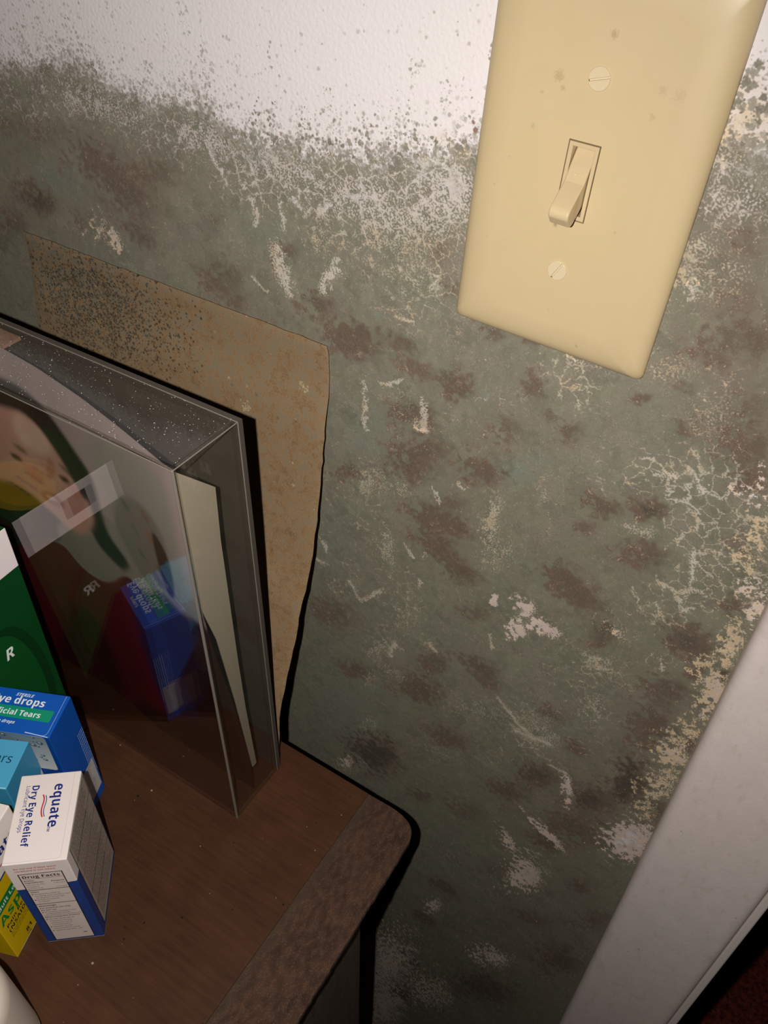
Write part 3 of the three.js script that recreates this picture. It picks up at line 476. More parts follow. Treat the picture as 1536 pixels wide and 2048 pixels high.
// ---------------------------------------------------------------- mouldy cardboard sheet leaning on the wall
{
  const line = [[-0.0935, 0.0004], [-0.1147, 0.0009], [-0.1359, 0.0051], [-0.1646, 0.0092], [-0.1945, 0.0150], [-0.2228, 0.0228], [-0.2419, 0.0312], [-0.2749, 0.0425], [-0.2994, 0.0530], [-0.3200, 0.0580], [-0.3497, 0.0598]];
  const curve = new THREE.CatmullRomCurve3(line.map(([y, z]) => new THREE.Vector3(0, y, z))), N = 60, M = 40, T = 0.0008;
  const pos = [], uv = [], idx = [];
  for (let side = 0; side < 2; side++) for (let a = 0; a <= N; a++) for (let b = 0; b <= M; b++) {
    const t = a / N, p = curve.getPointAt(t), q = curve.getTangentAt(t), s = b / M, x0 = -0.3035 - 0.002 * t, x1 = -0.1030;
    const wob = 0.0005 * noiseA(t * 18, s < 0.5 ? 1 : 7) * (b === 0 || b === M ? 1 : 0), cut = (a === 0 && b === M ? -0.0012 : 0);
    const x = mix(x0, x1, s) + wob + cut, tip = a === 0 ? 0.0004 * noiseB(s * 14, 3) - 0.0035 * s : -0.0035 * s * (1 - t);
    const k = side ? 0 : T;
    pos.push(x, p.y + tip + -q.z * 0 + k * 0, p.z + k); uv.push(s, 1 - t);
  }
  const R1 = M + 1, S1 = (N + 1) * R1;
  for (let a = 0; a < N; a++) for (let b = 0; b < M; b++) { const p = a * R1 + b; idx.push(p, p + R1, p + R1 + 1, p, p + R1 + 1, p + 1); idx.push(S1 + p, S1 + p + R1 + 1, S1 + p + R1, S1 + p, S1 + p + 1, S1 + p + R1 + 1); }
  const seal = (i, j) => idx.push(i, j, j + S1, i, j + S1, i + S1);
  for (let a = 0; a < N; a++) { seal((a + 1) * R1, a * R1); seal(a * R1 + M, (a + 1) * R1 + M); }
  for (let b = 0; b < M; b++) { seal(b, b + 1); seal(N * R1 + b + 1, N * R1 + b); }
  const g = new THREE.BufferGeometry();
  g.setAttribute('position', new THREE.Float32BufferAttribute(pos, 3)); g.setAttribute('uv', new THREE.Float32BufferAttribute(uv, 2)); g.setIndex(idx);
  g.computeVertexNormals();
  const rc = random(404), W = 1024, H = 1400, specks = new Float32Array(W * H), pale = new Float32Array(W * H);
  const stamp = (f, x, y, r, s) => { for (let j = Math.max(0, Math.floor(y - r * 2)); j < Math.min(H, y + r * 2); j++) for (let i = Math.max(0, Math.floor(x - r * 2)); i < Math.min(W, x + r * 2); i++) { const q = Math.hypot(i - x, j - y) / r + 0.7 * noiseB(i / 4, j / 4), v = s * step(1.1, 0.6, q); if (v > f[j * W + i]) f[j * W + i] = v; } };
  for (let n = 0; n < 9500; n++) {                                     // black speckles, thickest in the upper left
    const a = rc(), b = rc(), u = a * 0.62, v = b * 0.30, dens = Math.exp(-(((u - 0.27) / 0.20) ** 2) - ((v - 0.10) / 0.085) ** 2) * 1.15 + Math.exp(-(((u - 0.12) / 0.10) ** 2) - ((v - 0.20) / 0.1) ** 2) * 0.35;
    if (rc() < dens + 0.3 * noiseA(u * 22, v * 26) * dens) stamp(specks, u * W, (1 - v) * H, 1.4 + 2.8 * rc() ** 2, 0.65 + 0.35 * rc());
  }
  for (let n = 0; n < 260; n++) stamp(specks, rc() * W, rc() * H, 1.5 + 5 * rc() ** 3, 0.15 + 0.3 * rc());
  for (let n = 0; n < 70; n++) stamp(pale, rc() * W, rc() * H, 1.5 + 4 * rc() ** 4, 0.3 + 0.5 * rc());
  for (const [u, v, r] of [[0.76, 0.185, 15], [0.71, 0.262, 9], [0.93, 0.10, 12], [0.80, 0.44, 7]]) for (let n = 0; n < 26; n++) { const t = rc() * 6.28, q = rc() ** 0.7 * r * 1.3; stamp(pale, u * W + Math.cos(t) * q, (1 - v) * H + Math.sin(t) * q, 1 + 2.2 * rc(), 0.85); }
  const map = shadeTexture(W, H, (u, v) => {
    const x = u * 200, y = (1 - v) * 262, k = Math.min(H - 1, Math.floor(v * H)) * W + Math.min(W - 1, Math.floor(u * W));
    const b = fbm(noiseA, x / 26 + 5, y / 26, 3), m = fbm(noiseB, x / 7, y / 7, 3), f = fbm(noiseC, x / 1.4, y / 1.4, 2), w = 1 + 0.35 * f + 0.28 * m + 0.25 * b;
    const top = step(0.50, 0.02, y / 262), gm = step(-0.25, 0.75, m + 0.6 * b + f * 0.5 + 0.28 * top - 0.12) * 0.8, film = step(0.62, 0.1, u) * step(0.30, 0.05, y / 262);
    let c = [0.27 * w, 0.168 * w, 0.082 * w];
    c = [mix(c[0], 0.200, gm), mix(c[1], 0.165, gm), mix(c[2], 0.110, gm)];
    const rust = step(0.2, 0.6, fbm(noiseB, x / 11 + 50, y / 15, 3)) * 0.5;
    c = [mix(c[0], 0.28, rust), mix(c[1], 0.145, rust), mix(c[2], 0.062, rust)];
    c = [mix(c[0], 0.155, film * (0.45 + m)), mix(c[1], 0.135, film * (0.45 + m)), mix(c[2], 0.095, film * (0.45 + m))];
    const s = specks[k], p = pale[k];
    return [mix(mix(c[0], 0.030, s), 0.52, p), mix(mix(c[1], 0.026, s), 0.40, p), mix(mix(c[2], 0.018, s), 0.24, p)];
  });
  const sheet = part('cardboard_sheet', g, new THREE.MeshStandardMaterial({ map, roughness: 0.95, bumpMap: grayTexture(512, 512, (u, v) => 0.5 + 0.4 * fbm(noiseC, u * 90, v * 120, 2)), bumpScale: 0.0001, side: THREE.DoubleSide }), scene);
  sheet.userData = { label: 'tan cardboard sheet speckled with black mould, leaning against the wall', category: 'cardboard' };
}

// ---------------------------------------------------------------- clear picture frame with a portrait
const FRAME = { w: 0.2035, h: 0.2532, d: 0.0372, x: -0.0985, z: 0.1055, turn: 0.004 };   // lower right front corner
{
  const T = 0.0022, { w, h, d } = FRAME;
  const f = thing('picture_frame', 'clear plastic box picture frame holding a portrait of a smiling woman', 'picture frame', [FRAME.x, TABLE + 0.0002, FRAME.z], FRAME.turn);
  // local: x runs left from the right end (negative), y up, z towards the room (0 is the front face)
  const clear = new THREE.MeshPhysicalMaterial({ color: new THREE.Color(0.93, 0.92, 0.90), transmission: 1, thickness: 0, roughness: 0.02, ior: 1.49 });
  const slab = (x0, x1, y0, y1, z0, z1) => softBox(x0, x1, y0, y1, z0, z1, 0.0007, 2);
  const bead = new THREE.MeshPhysicalMaterial({ color: new THREE.Color(0.42, 0.37, 0.31), transmission: 0.6, thickness: 0, roughness: 0.45 });
  const rod = (x0, x1, y0, y1, z0, z1) => part('edge_bead', softBox(x0, x1, y0, y1, z0, z1, 0.0003, 2), bead, f);
  const e = 0.00038;
  rod(-0.0010, e * 0.3, 0, h, -0.0010, e * 0.3); rod(-e, e * 0.3, 0, h, -d - e * 0.3, -d + e); rod(-w, 0, h - e, h + e * 0.3, -e, e * 0.3); rod(-w, 0, h - e, h + e * 0.3, -d - e * 0.3, -d + e); rod(-e, e * 0.3, h - e, h + e * 0.3, -d, 0);
  part('back_board', box(-w, 0, 0, h, -d - 0.0026, -d - 0.0004), new THREE.MeshStandardMaterial({ color: new THREE.Color(0.055, 0.043, 0.033), roughness: 0.85 }), f, 'dark board closing the back');
  part('front_pane', slab(-w, 0, 0, h, -T, 0), clear, f);
  part('side_pane', slab(-T, 0, 0, h, -d, -T - 0.0001), clear, f);
  part('side_pane', slab(-w, -w + T, 0, h, -d, -T - 0.0001), clear, f);
  part('top_pane', slab(-w + T + 0.0001, -T - 0.0001, h - T, h, -d, -T - 0.0001), clear, f, 'dusty top pane');
  part('bottom_pane', slab(-w + T + 0.0001, -T - 0.0001, 0, T, -d, -T - 0.0001), clear, f);
  // dust on the top pane
  const rd = random(55), dustMat = new THREE.MeshStandardMaterial({ color: new THREE.Color(0.72, 0.66, 0.58), roughness: 1 }), fleck = new THREE.IcosahedronGeometry(1, 0), many = 900;
  const dust = new THREE.InstancedMesh(fleck, dustMat, many), M4 = new THREE.Matrix4(), Q = new THREE.Quaternion();
  for (let n = 0; n < many; n++) {
    const r = 0.00005 + 0.00011 * rd() ** 2.5;
    M4.compose(new THREE.Vector3(-T - rd() * (w - 2 * T), h + r * 0.25, -rd() * d), Q.setFromEuler(new THREE.Euler(0, rd() * 6, 0)), new THREE.Vector3(r * (1 + 1.6 * rd()), r * 0.5, r));
    dust.setMatrixAt(n, M4);
  }
  dust.name = 'dust'; dust.userData = { kind: 'stuff', label: 'pale dust on the top pane' };
  f.add(dust);
  // the print: bowed back towards the left at its top edge, hanging back at its foot
  const zTop = (x) => { const k = [[0, -0.0028], [-0.006, -0.0030], [-0.040, -0.0112], [-0.068, -0.0172], [-0.100, -0.0224], [-0.125, -0.0248], [-0.205, -0.0230]]; for (let i = 1; i < k.length; i++) if (x >= k[i][0]) return mix(k[i - 1][1], k[i][1], (x - k[i - 1][0]) / (k[i][0] - k[i - 1][0])); return -0.023; };
  const back = (y) => clamp(step(0.20, 0.02, y));                       // 0 at the top, 1 at the foot
  const zPrint = (x, y) => mix(zTop(x), Math.min(-0.0185, zTop(x)), back(y));
  const PW = w - 2 * T - 0.001, PH = h - 2 * T - 0.001, N = 40;
  const pos = [], uv = [], idx = [], BK = (N + 1) ** 2;
  for (let s = 0; s < 2; s++) for (let j = 0; j <= N; j++) for (let i = 0; i <= N; i++) { const x = -T - 0.0005 - PW * (1 - i / N), y = T + 0.0004 + PH * j / N; pos.push(x, y, zPrint(x, y) - s * 0.0004); uv.push(i / N, j / N); }
  for (let j = 0; j < N; j++) for (let i = 0; i < N; i++) { const p = j * (N + 1) + i; idx.push(p, p + 1, p + N + 2, p, p + N + 2, p + N + 1, BK + p, BK + p + N + 2, BK + p + 1, BK + p, BK + p + N + 1, BK + p + N + 2); }
  const g = new THREE.BufferGeometry();
  g.setAttribute('position', new THREE.Float32BufferAttribute(pos, 3)); g.setAttribute('uv', new THREE.Float32BufferAttribute(uv, 2)); g.setIndex(idx); g.computeVertexNormals();
  // where a pixel of the photograph falls on the print, as canvas coordinates
  const CW = 1024, CH = 1280, cs = Math.cos(-FRAME.turn), sn = Math.sin(-FRAME.turn);
  function at(u, v) {
    const dir = ray(u, v);
    let z = -0.015, x = 0, y = 0;
    for (let n = 0; n < 12; n++) {
      const q = (t) => { const px = EYE.x + dir.x * t - FRAME.x, pz = EYE.z + dir.z * t - FRAME.z; return [px * cs + pz * sn, EYE.y + dir.y * t - TABLE, -px * sn + pz * cs]; };
      const a = q(0.3), b = q(0.6), t = 0.3 + 0.3 * (z - a[2]) / (b[2] - a[2]), c = q(t);
      x = c[0]; y = c[1]; z = zPrint(clamp(x, -w, 0), clamp(y, 0, h));
    }
    return [(x + T + 0.0005 + PW) / PW * CW, (1 - (y - T - 0.0004) / PH) * CH];
  }
  const printMap = canvasTexture(CW, CH, (c) => {
    const path = (pts, fill, blur = 0) => { c.save(); if (blur) c.filter = 'blur(' + blur + 'px)'; c.fillStyle = fill; c.beginPath(); pts.forEach(([u, v], i) => { const [x, y] = at(u, v), [px, py] = at(...pts[(i + pts.length - 1) % pts.length]); if (!i) { const [lx, ly] = at(...pts[pts.length - 1]); c.moveTo((lx + x) / 2, (ly + y) / 2); } const [nx, ny] = at(...pts[(i + 1) % pts.length]); c.quadraticCurveTo(x, y, (x + nx) / 2, (y + ny) / 2); }); c.fill(); c.restore(); };
    const dab = (u, v, r, fill, blur = 0, sx = 1, turn = 0) => { const [x, y] = at(u, v); c.save(); if (blur) c.filter = 'blur(' + blur + 'px)'; c.fillStyle = fill; c.translate(x, y); c.rotate(turn); c.scale(sx, 1); c.beginPath(); c.arc(0, 0, r, 0, 7); c.fill(); c.restore(); };
    c.fillStyle = '#b5a5a4'; c.fillRect(0, 0, CW, CH);
    c.fillStyle = '#a59a94'; c.fillRect(0, CH * 0.28, CW, CH);
    path([[-300, 1240], [200, 1200], [330, 1180], [352, 1210], [420, 1260], [700, 1500], [700, 1900], [-300, 1900]], '#3a1c1c', 10);
    path([[330, 960], [345, 1060], [400, 1260], [330, 1200], [250, 1060], [200, 960], [160, 870], [240, 890]], '#a8a49c', 14);
    // printed cloth beside her
    path([[235, 985], [290, 1010], [335, 1090], [345, 1180], [300, 1180], [255, 1100], [225, 1040]], '#8f8a80', 8);
    c.globalAlpha = 0.6; for (const [u, v, r, col] of [[250, 1010, 11, '#5c6a60'], [290, 1035, 12, '#8a6a55'], [300, 1075, 15, '#a3745c'], [270, 1060, 10, '#6d7a70'], [320, 1100, 16, '#6a5348'], [285, 1110, 10, '#53706b'], [318, 1140, 10, '#7c6a5c'], [330, 1170, 10, '#7c8a84']]) dab(u, v, r, col, 6, 1.6, 0.8);
    c.globalAlpha = 1;
    path([[300, 1050], [340, 1120], [352, 1200], [335, 1190], [312, 1110]], '#4d4239', 4);
    // blouse
    path([[-200, 1090], [60, 1085], [120, 1080], [165, 1140], [215, 1172], [258, 1140], [330, 1260], [420, 1600], [200, 1700], [-300, 1700]], '#6d1d2c', 3);
    path([[250, 1140], [300, 1210], [360, 1330], [420, 1500], [330, 1420], [280, 1280]], '#3a2650', 14);
    path([[-300, 1400], [300, 1400], [520, 1500], [600, 1800], [-300, 1800]], '#2c1614', 30);
    path([[120, 1200], [200, 1230], [260, 1400], [230, 1540], [120, 1480]], '#4a1220', 24);
    // hair behind
    path([[-320, 760], [-120, 735], [0, 762], [60, 790], [110, 845], [150, 905], [185, 955], [200, 1020], [215, 1070], [245, 1110], [262, 1135], [235, 1145], [205, 1120], [170, 1060], [60, 1100], [-200, 1100]], '#33302b', 9);
    // neck and face
    path([[110, 1040], [180, 1050], [195, 1090], [240, 1135], [252, 1148], [215, 1172], [160, 1130], [118, 1078]], '#9c8f86', 8);
    path([[-60, 800], [20, 812], [70, 845], [110, 890], [150, 945], [172, 990], [190, 1030], [188, 1062], [160, 1072], [120, 1045], [60, 985], [10, 960], [-60, 960]], '#d3a494', 9);
    path([[20, 815], [75, 850], [105, 892], [90, 920], [30, 880]], '#e6c2b0', 10);
    path([[120, 1000], [165, 1005], [185, 1045], [160, 1062], [125, 1035]], '#d59c8c', 9);
    dab(70, 950, 26, '#cf8a7c', 10, 1.3); dab(150, 985, 24, '#d08d7e', 10, 1.2);
    path([[95, 905], [112, 935], [108, 958], [92, 955]], '#c48a78', 5);
    // brows, closed smiling eyes, mouth
    path([[20, 885], [42, 893], [60, 912], [40, 902]], '#8a6a5c', 6); path([[112, 925], [135, 938], [152, 962], [132, 946]], '#8a6a5c', 6);
    path([[18, 905], [38, 912], [48, 925], [30, 920]], '#5a423a', 5); path([[114, 950], [132, 955], [142, 968], [126, 964]], '#5a423a', 5);
    path([[78, 985], [98, 984], [118, 996], [132, 1012], [118, 1016], [96, 1004]], '#b0625f', 7); path([[86, 990], [102, 991], [120, 1004], [106, 1004]], '#dfc6bc', 5);
    // fringe and lock of hair over the forehead and cheek
    path([[-60, 745], [0, 770], [40, 805], [85, 860], [120, 915], [150, 965], [168, 1000], [178, 1000], [160, 945], [125, 880], [85, 815], [30, 770], [-40, 740]], '#3b352d', 8);
    path([[0, 770], [40, 790], [70, 830], [40, 815], [0, 800], [-30, 800]], '#4a4034', 5);
  });
  part('portrait_print', g, new THREE.MeshPhysicalMaterial({ map: printMap, roughness: 0.5, specularIntensity: 0.4, side: THREE.DoubleSide }), f, 'printed portrait of a dark-haired woman in a maroon top');
  // white card folded back along the right side
  const card = new THREE.Shape([[-0.0030, 0.2500], [-0.0225, 0.2290], [-0.0212, 0.2], [-0.0208, 0.12], [-0.0212, 0.08], [-0.0232, 0.0245], [-0.0200, 0.0245], [-0.0150, 0.092], [-0.0098, 0.1460], [-0.0042, 0.172], [-0.0030, 0.215]].map(([z, y]) => new THREE.Vector2(z, y)));
  const cg = new THREE.ExtrudeGeometry(card, { depth: 0.0006, bevelEnabled: false });
  cg.applyMatrix4(new THREE.Matrix4().makeBasis(new THREE.Vector3(0, 0, 1), new THREE.Vector3(0, 1, 0), new THREE.Vector3(-1, 0, 0))).translate(-T - 0.0002, 0, 0);
  const cardMat = new THREE.MeshStandardMaterial({ color: new THREE.Color(0.42, 0.375, 0.30), roughness: 0.8, side: THREE.DoubleSide });
  part('backing_card', cg, cardMat, f, 'white card edge inside the right end');
  // brown board lying under the top pane at the far left
  part('backing_board', box(-w + T + 0.0006, -0.126, h - T - 0.0022, h - T - 0.0006, -d + 0.001, -0.0262), new THREE.MeshStandardMaterial({ color: new THREE.Color(0.30, 0.17, 0.115), roughness: 0.9 }), f, 'brown board under the top pane');
}

// ---------------------------------------------------------------- cartons
const faceMat = (t, rough = 0.38) => new THREE.MeshPhysicalMaterial({ map: t, roughness: rough, specularIntensity: 0.6 });
const plainFace = (hex, rough = 0.45) => new THREE.MeshPhysicalMaterial({ color: new THREE.Color(hex), roughness: rough, specularIntensity: 0.6 });
// faces in the order +x, -x, top, bottom, front (+z), back
function carton(name, label, [x, z], turn, [w, h, d], faces, group, r = 0.0006) {
  const t = thing(name, label, 'box', [x, TABLE + 0.0003, z], turn, group);
  part('carton', new RoundedBoxGeometry(w, h, d, 3, r).translate(0, h / 2, 0), faces, t);
  return t;
}
const word = (c, s, x, y, size, color, weight = 'bold', align = 'left') => { c.fillStyle = color; c.font = weight + ' ' + size + 'px sans-serif'; c.textAlign = align; c.fillText(s, x, y); };
function fineText(c, x, y, w, n, size, color, seed, gap = 1.35) { const q = random(seed); c.fillStyle = color; for (let k = 0; k < n; k++) { let p = x; const end = x + w * (0.72 + 0.28 * q()); while (p < end) { const l = size * (0.8 + 2.6 * q()); c.fillRect(p, y + k * size * gap, Math.min(l, end - p), size * 0.5); p += l + size * 0.5; } } }
{
  // white and blue box of dry eye relief drops: drawn at 24 pixels a millimetre
  const S = 20, w = 0.0278, h = 0.0838, d = 0.0438, blue = '#1d3f86', white = '#e9ddd8', ink = '#1e2a78';
  const top = canvasTexture(w * 1e3 * S, d * 1e3 * S, (c, W, H) => {
    c.fillStyle = white; c.fillRect(0, 0, W, H);
    c.strokeStyle = 'rgba(120,105,100,0.45)'; c.lineWidth = 2; c.beginPath(); c.moveTo(W * 0.90, 10); c.lineTo(W * 0.90, H * 0.93); c.quadraticCurveTo(W * 0.90, H * 0.985, W * 0.80, H * 0.985); c.lineTo(10, H * 0.985); c.stroke();
    const q = random(8); for (let n = 0; n < 60; n++) { c.fillStyle = 'rgba(110,80,60,' + (0.15 + 0.4 * q()) + ')'; c.beginPath(); c.arc(q() * W, q() * H, 0.6 + 1.8 * q() ** 3, 0, 7); c.fill(); }
    c.translate(W * 0.60, H * 0.13); c.rotate(Math.PI / 2);              // the writing runs from the back to the front
    word(c, 'equate', 0, 0, 132, ink);
    word(c, 'TM', 436, -2, 34, ink);
    c.lineCap = 'round'; c.lineWidth = 12; c.strokeStyle = '#c02a3c'; c.beginPath(); c.moveTo(110, 92); c.bezierCurveTo(180, 50, 230, 110, 330, 66); c.stroke();
    c.lineWidth = 7; c.strokeStyle = ink; c.beginPath(); c.moveTo(118, 66); c.bezierCurveTo(190, 30, 240, 88, 330, 46); c.stroke();
    word(c, 'Dry Eye Relief', -4, 208, 92, ink);
    word(c, 'Lubricant Eye Drops', 0, 262, 52, ink, '');
  });
  const dipped = (c, W, H, from) => { c.fillStyle = white; c.fillRect(0, 0, W, H); c.fillStyle = blue; c.beginPath(); c.moveTo(0, H * from[0]); c.bezierCurveTo(W * 0.3, H * from[1], W * 0.7, H * from[2], W, H * from[3]); c.lineTo(W, H); c.lineTo(0, H); c.fill(); c.fillStyle = white; c.fillRect(0, H * 0.992, W, H); };
  const front = canvasTexture(w * 1e3 * S, h * 1e3 * S, (c, W, H) => {
    dipped(c, W, H, [0.29, 0.295, 0.26, 0.25]);
    word(c, 'Do not use if blue wave', W * 0.13, H * 0.062, 33, '#c23a34', 'bold'); word(c, 'neckband is not intact', W * 0.13, H * 0.089, 33, '#c23a34', 'bold');
    const X0 = W * 0.155, X1 = W * 0.84, Y0 = H * 0.12, Y1 = H * 0.978;
    c.fillStyle = '#e2d3cc'; c.fillRect(X0, Y0, X1 - X0, Y1 - Y0); c.strokeStyle = '#141416'; c.lineWidth = 9; c.strokeRect(X0, Y0, X1 - X0, Y1 - Y0);
    const a = X0 + 18, k = '#17171a';
    word(c, 'Drug Facts', a, H * 0.168, 66, k);
    c.fillStyle = k; c.fillRect(a, H * 0.178, X1 - a - 10, 4);
    word(c, 'Active', a, H * 0.205, 30, k); word(c, 'ingredients', a, H * 0.228, 30, k); word(c, 'Purpose', X1 - 14, H * 0.228, 30, k, 'bold', 'right');
    word(c, 'Glycerin (0.3%)', a, H * 0.252, 24, k, ''); word(c, 'Lubricant', X1 - 14, H * 0.252, 24, k, '', 'right');
    word(c, 'Propylene', a, H * 0.275, 24, k, ''); word(c, 'glycol (1.0%)', a, H * 0.296, 24, k, ''); word(c, 'Lubricant', X1 - 14, H * 0.296, 24, k, '', 'right');
    c.fillRect(X0, H * 0.310, X1 - X0, 9);
    word(c, 'Uses', a, H * 0.342, 34, k);
    ['temporary relief of', 'burning and irritation due', 'to dryness of the eye', 'prevents further', 'irritation'].forEach((s, n) => { if (n === 0 || n === 3) c.fillRect(a, H * (0.358 + n * 0.0235), 16, 12); word(c, s, a + 26, H * (0.368 + n * 0.0235), 27, k, ''); });
    c.fillRect(X0, H * 0.485, X1 - X0, 9);
    word(c, 'Warnings', a, H * 0.522, 36, k); word(c, 'For external use only', a, H * 0.549, 28, k); word(c, 'Do not use', a, H * 0.575, 28, k);
    ['if solution changes color', 'or becomes cloudy'].forEach((s, n) => { if (!n) c.fillRect(a, H * 0.593, 16, 12); word(c, s, a + 26, H * (0.602 + n * 0.0235), 27, k, ''); });
    c.fillRect(a, H * 0.640, X1 - a - 10, 4);
    word(c, 'When using this product', a, H * 0.668, 28, k);
    ['do not touch tip of', 'container to any', 'surface to avoid', 'contamination', 'remove contact', 'lenses before using', 'replace cap after use'].forEach((s, n) => { if (n === 0 || n === 4 || n === 6) c.fillRect(a, H * (0.687 + n * 0.0262), 16, 12); word(c, s, a + 26, H * (0.697 + n * 0.0262), 28, k, ''); });
    c.fillStyle = k; c.fillRect(X1 - 90, H * 0.905, 40, 12);
  });
  const side = canvasTexture(d * 1e3 * 14, h * 1e3 * 14, (c, W, H) => {
    dipped(c, W, H, [0.25, 0.24, 0.27, 0.29]);
    c.fillStyle = '#b6a79d'; c.fillRect(W * 0.12, H * 0.03, W * 0.86, H * 0.93); c.strokeStyle = '#151515'; c.lineWidth = 7; c.strokeRect(W * 0.12, H * 0.03, W * 0.86, H * 0.93);
    fineText(c, W * 0.17, H * 0.055, W * 0.76, 40, 13, '#2a2522', 17, 1.95);
    c.fillStyle = '#151515'; for (const y of [0.2, 0.36, 0.58, 0.74]) c.fillRect(W * 0.12, H * y, W * 0.86, 6);
  });
  const plain = canvasTexture(256, 512, (c, W, H) => dipped(c, W, H, [0.27, 0.28, 0.27, 0.27]));
  carton('eye_drop_box', 'white and blue dry eye relief box with a drug facts panel', [-0.1385, 0.18285], 0.686, [w, h, d], [faceMat(side), faceMat(plain), faceMat(top), plainFace(0xe0d8d2), faceMat(front), faceMat(plain)]);
}
{
  // blue box of artificial tears
  const S = 20, w = 0.0385, h = 0.0880, d = 0.0252, blue = '#0f57b8', deep = '#0c4596';
  const top = canvasTexture(w * 1e3 * S, d * 1e3 * S, (c, W, H) => {
    c.fillStyle = blue; c.fillRect(0, 0, W, H);
    c.fillStyle = '#12936f'; c.fillRect(0, H * 0.40, W * 0.90, H * 0.27);
    c.font = 'italic bold 50px sans-serif'; c.textAlign = 'right'; c.fillStyle = '#e8eef4'; c.fillText('STERILE', W * 0.52, H * 0.16);
    word(c, 'Eye drops', W * 0.73, H * 0.345, 122, '#eef2f4', 'bold', 'right');
    word(c, 'Artificial Tears', W * 0.75, H * 0.60, 88, '#eef2f4', 'bold', 'right');
    word(c, 'Lubricant eye drops', W * 0.46, H * 0.80, 50, '#e8eef4', 'italic bold', 'right');
    c.strokeStyle = 'rgba(225,232,240,0.75)'; c.lineWidth = 4; c.beginPath(); c.moveTo(W * 0.955, 4); c.lineTo(W * 0.955, H * 0.86); c.quadraticCurveTo(W * 0.955, H * 0.975, W * 0.88, H * 0.975); c.lineTo(W * 0.66, H * 0.955); c.stroke();
    c.strokeStyle = 'rgba(240,244,250,0.9)'; c.lineWidth = 7; c.beginPath(); c.moveTo(W * 0.66, H * 0.945); c.lineTo(W * 0.98, H * 0.99); c.stroke();
  });
  const end = canvasTexture(d * 1e3 * S, h * 1e3 * S, (c, W, H) => {
    c.fillStyle = blue; c.fillRect(0, 0, W, H);
    c.save(); c.translate(W * 0.98, H * 0.30); c.rotate(Math.PI / 2); fineText(c, 0, 0, H * 0.5, 5, 15, '#b9cce6', 3, 1.7); c.restore();
    c.fillStyle = '#c9c3c0'; c.fillRect(W * 0.18, H * 0.62, W * 0.76, H * 0.30); fineText(c, W * 0.22, H * 0.635, W * 0.66, 22, 12, '#3a3a42', 5, 1.9);
  });
  const front = canvasTexture(w * 1e3 * 16, h * 1e3 * 16, (c, W, H) => {
    c.fillStyle = deep; c.fillRect(0, 0, W, H);
    const g = c.createLinearGradient(0, 0, W * 0.3, H * 0.4); g.addColorStop(0, '#4a5a68'); g.addColorStop(0.5, '#9fa9ac'); g.addColorStop(1, '#d6d8d6');
    c.fillStyle = g; c.beginPath(); c.roundRect(W * 0.30, 0, W * 0.64, H * 0.34, 30); c.fill();
    const q = random(21); for (let n = 0; n < 26; n++) { const x = W * (0.36 + 0.5 * q()), y = H * 0.30 * q(), r = 5 + 16 * q(); c.fillStyle = 'rgba(60,80,92,0.8)'; c.beginPath(); c.ellipse(x, y, r * 1.4, r, 0.4, 0, 7); c.fill(); c.fillStyle = 'rgba(236,240,240,0.9)'; c.beginPath(); c.ellipse(x - r * 0.3, y - r * 0.3, r * 0.6, r * 0.35, 0.4, 0, 7); c.fill(); }
    c.fillStyle = '#d8d2cc'; c.fillRect(W * 0.05, H * 0.42, W * 0.9, H * 0.2); fineText(c, W * 0.1, H * 0.44, W * 0.8, 8, 14, '#3a4a6a', 9, 2);
  });
  const Z = [Math.sin(0.4189), Math.cos(0.4189)], X = [Math.cos(0.4189), -Math.sin(0.4189)], fr = [-0.1655, 0.1550];
  carton('eye_drop_box', 'blue artificial tears box with a green band across its top', [fr[0] - X[0] * w / 2 - Z[0] * d / 2, fr[1] - X[1] * w / 2 - Z[1] * d / 2], 0.4189, [w, h, d], [faceMat(end), plainFace(0x0c4a9c), faceMat(top), plainFace(0xd8d8d8), faceMat(front), plainFace(0x0c4a9c)]);
}
{
  // pale blue box in front of it
  const S = 20, w = 0.036, h = 0.0830, d = 0.0262;
  const top = canvasTexture(w * 1e3 * S, d * 1e3 * S, (c, W, H) => {
    c.fillStyle = '#4fa6cc'; c.fillRect(0, 0, W, H);
    word(c, 'Tears', W * 0.90, H * 0.48, 132, '#16394f', '', 'right');
    word(c, 'drops', W * 0.80, H * 0.70, 70, '#2a5c78', '', 'right');
    c.strokeStyle = 'rgba(220,236,242,0.8)'; c.lineWidth = 7; c.beginPath(); c.moveTo(W * 0.70, H * 0.985); c.lineTo(W * 0.99, H * 0.985); c.stroke();
  });
  const end = canvasTexture(d * 1e3 * 12, h * 1e3 * 12, (c, W, H) => { c.fillStyle = '#3b8fb8'; c.fillRect(0, 0, W, H); c.fillStyle = '#dcd8d4'; c.beginPath(); c.moveTo(W * 0.3, H * 0.62); c.lineTo(W, H * 0.28); c.lineTo(W, H * 0.72); c.lineTo(W * 0.3, H * 0.95); c.fill(); fineText(c, W * 0.5, H * 0.58, W * 0.4, 6, 10, '#4a4a50', 6, 2); });
  const th = 0.4712, Z = [Math.sin(th), Math.cos(th)], X = [Math.cos(th), -Math.sin(th)], fr = [-0.1640, 0.1832];
  carton('eye_drop_box', 'pale blue tears box between the blue box and the yellow aspirin box', [fr[0] - X[0] * w / 2 - Z[0] * d / 2, fr[1] - X[1] * w / 2 - Z[1] * d / 2], th, [w, h, d], [faceMat(end), plainFace(0x3b8fb8), faceMat(top), plainFace(0xd8d8d8), plainFace(0x3b8fb8), plainFace(0x3b8fb8)]);
}
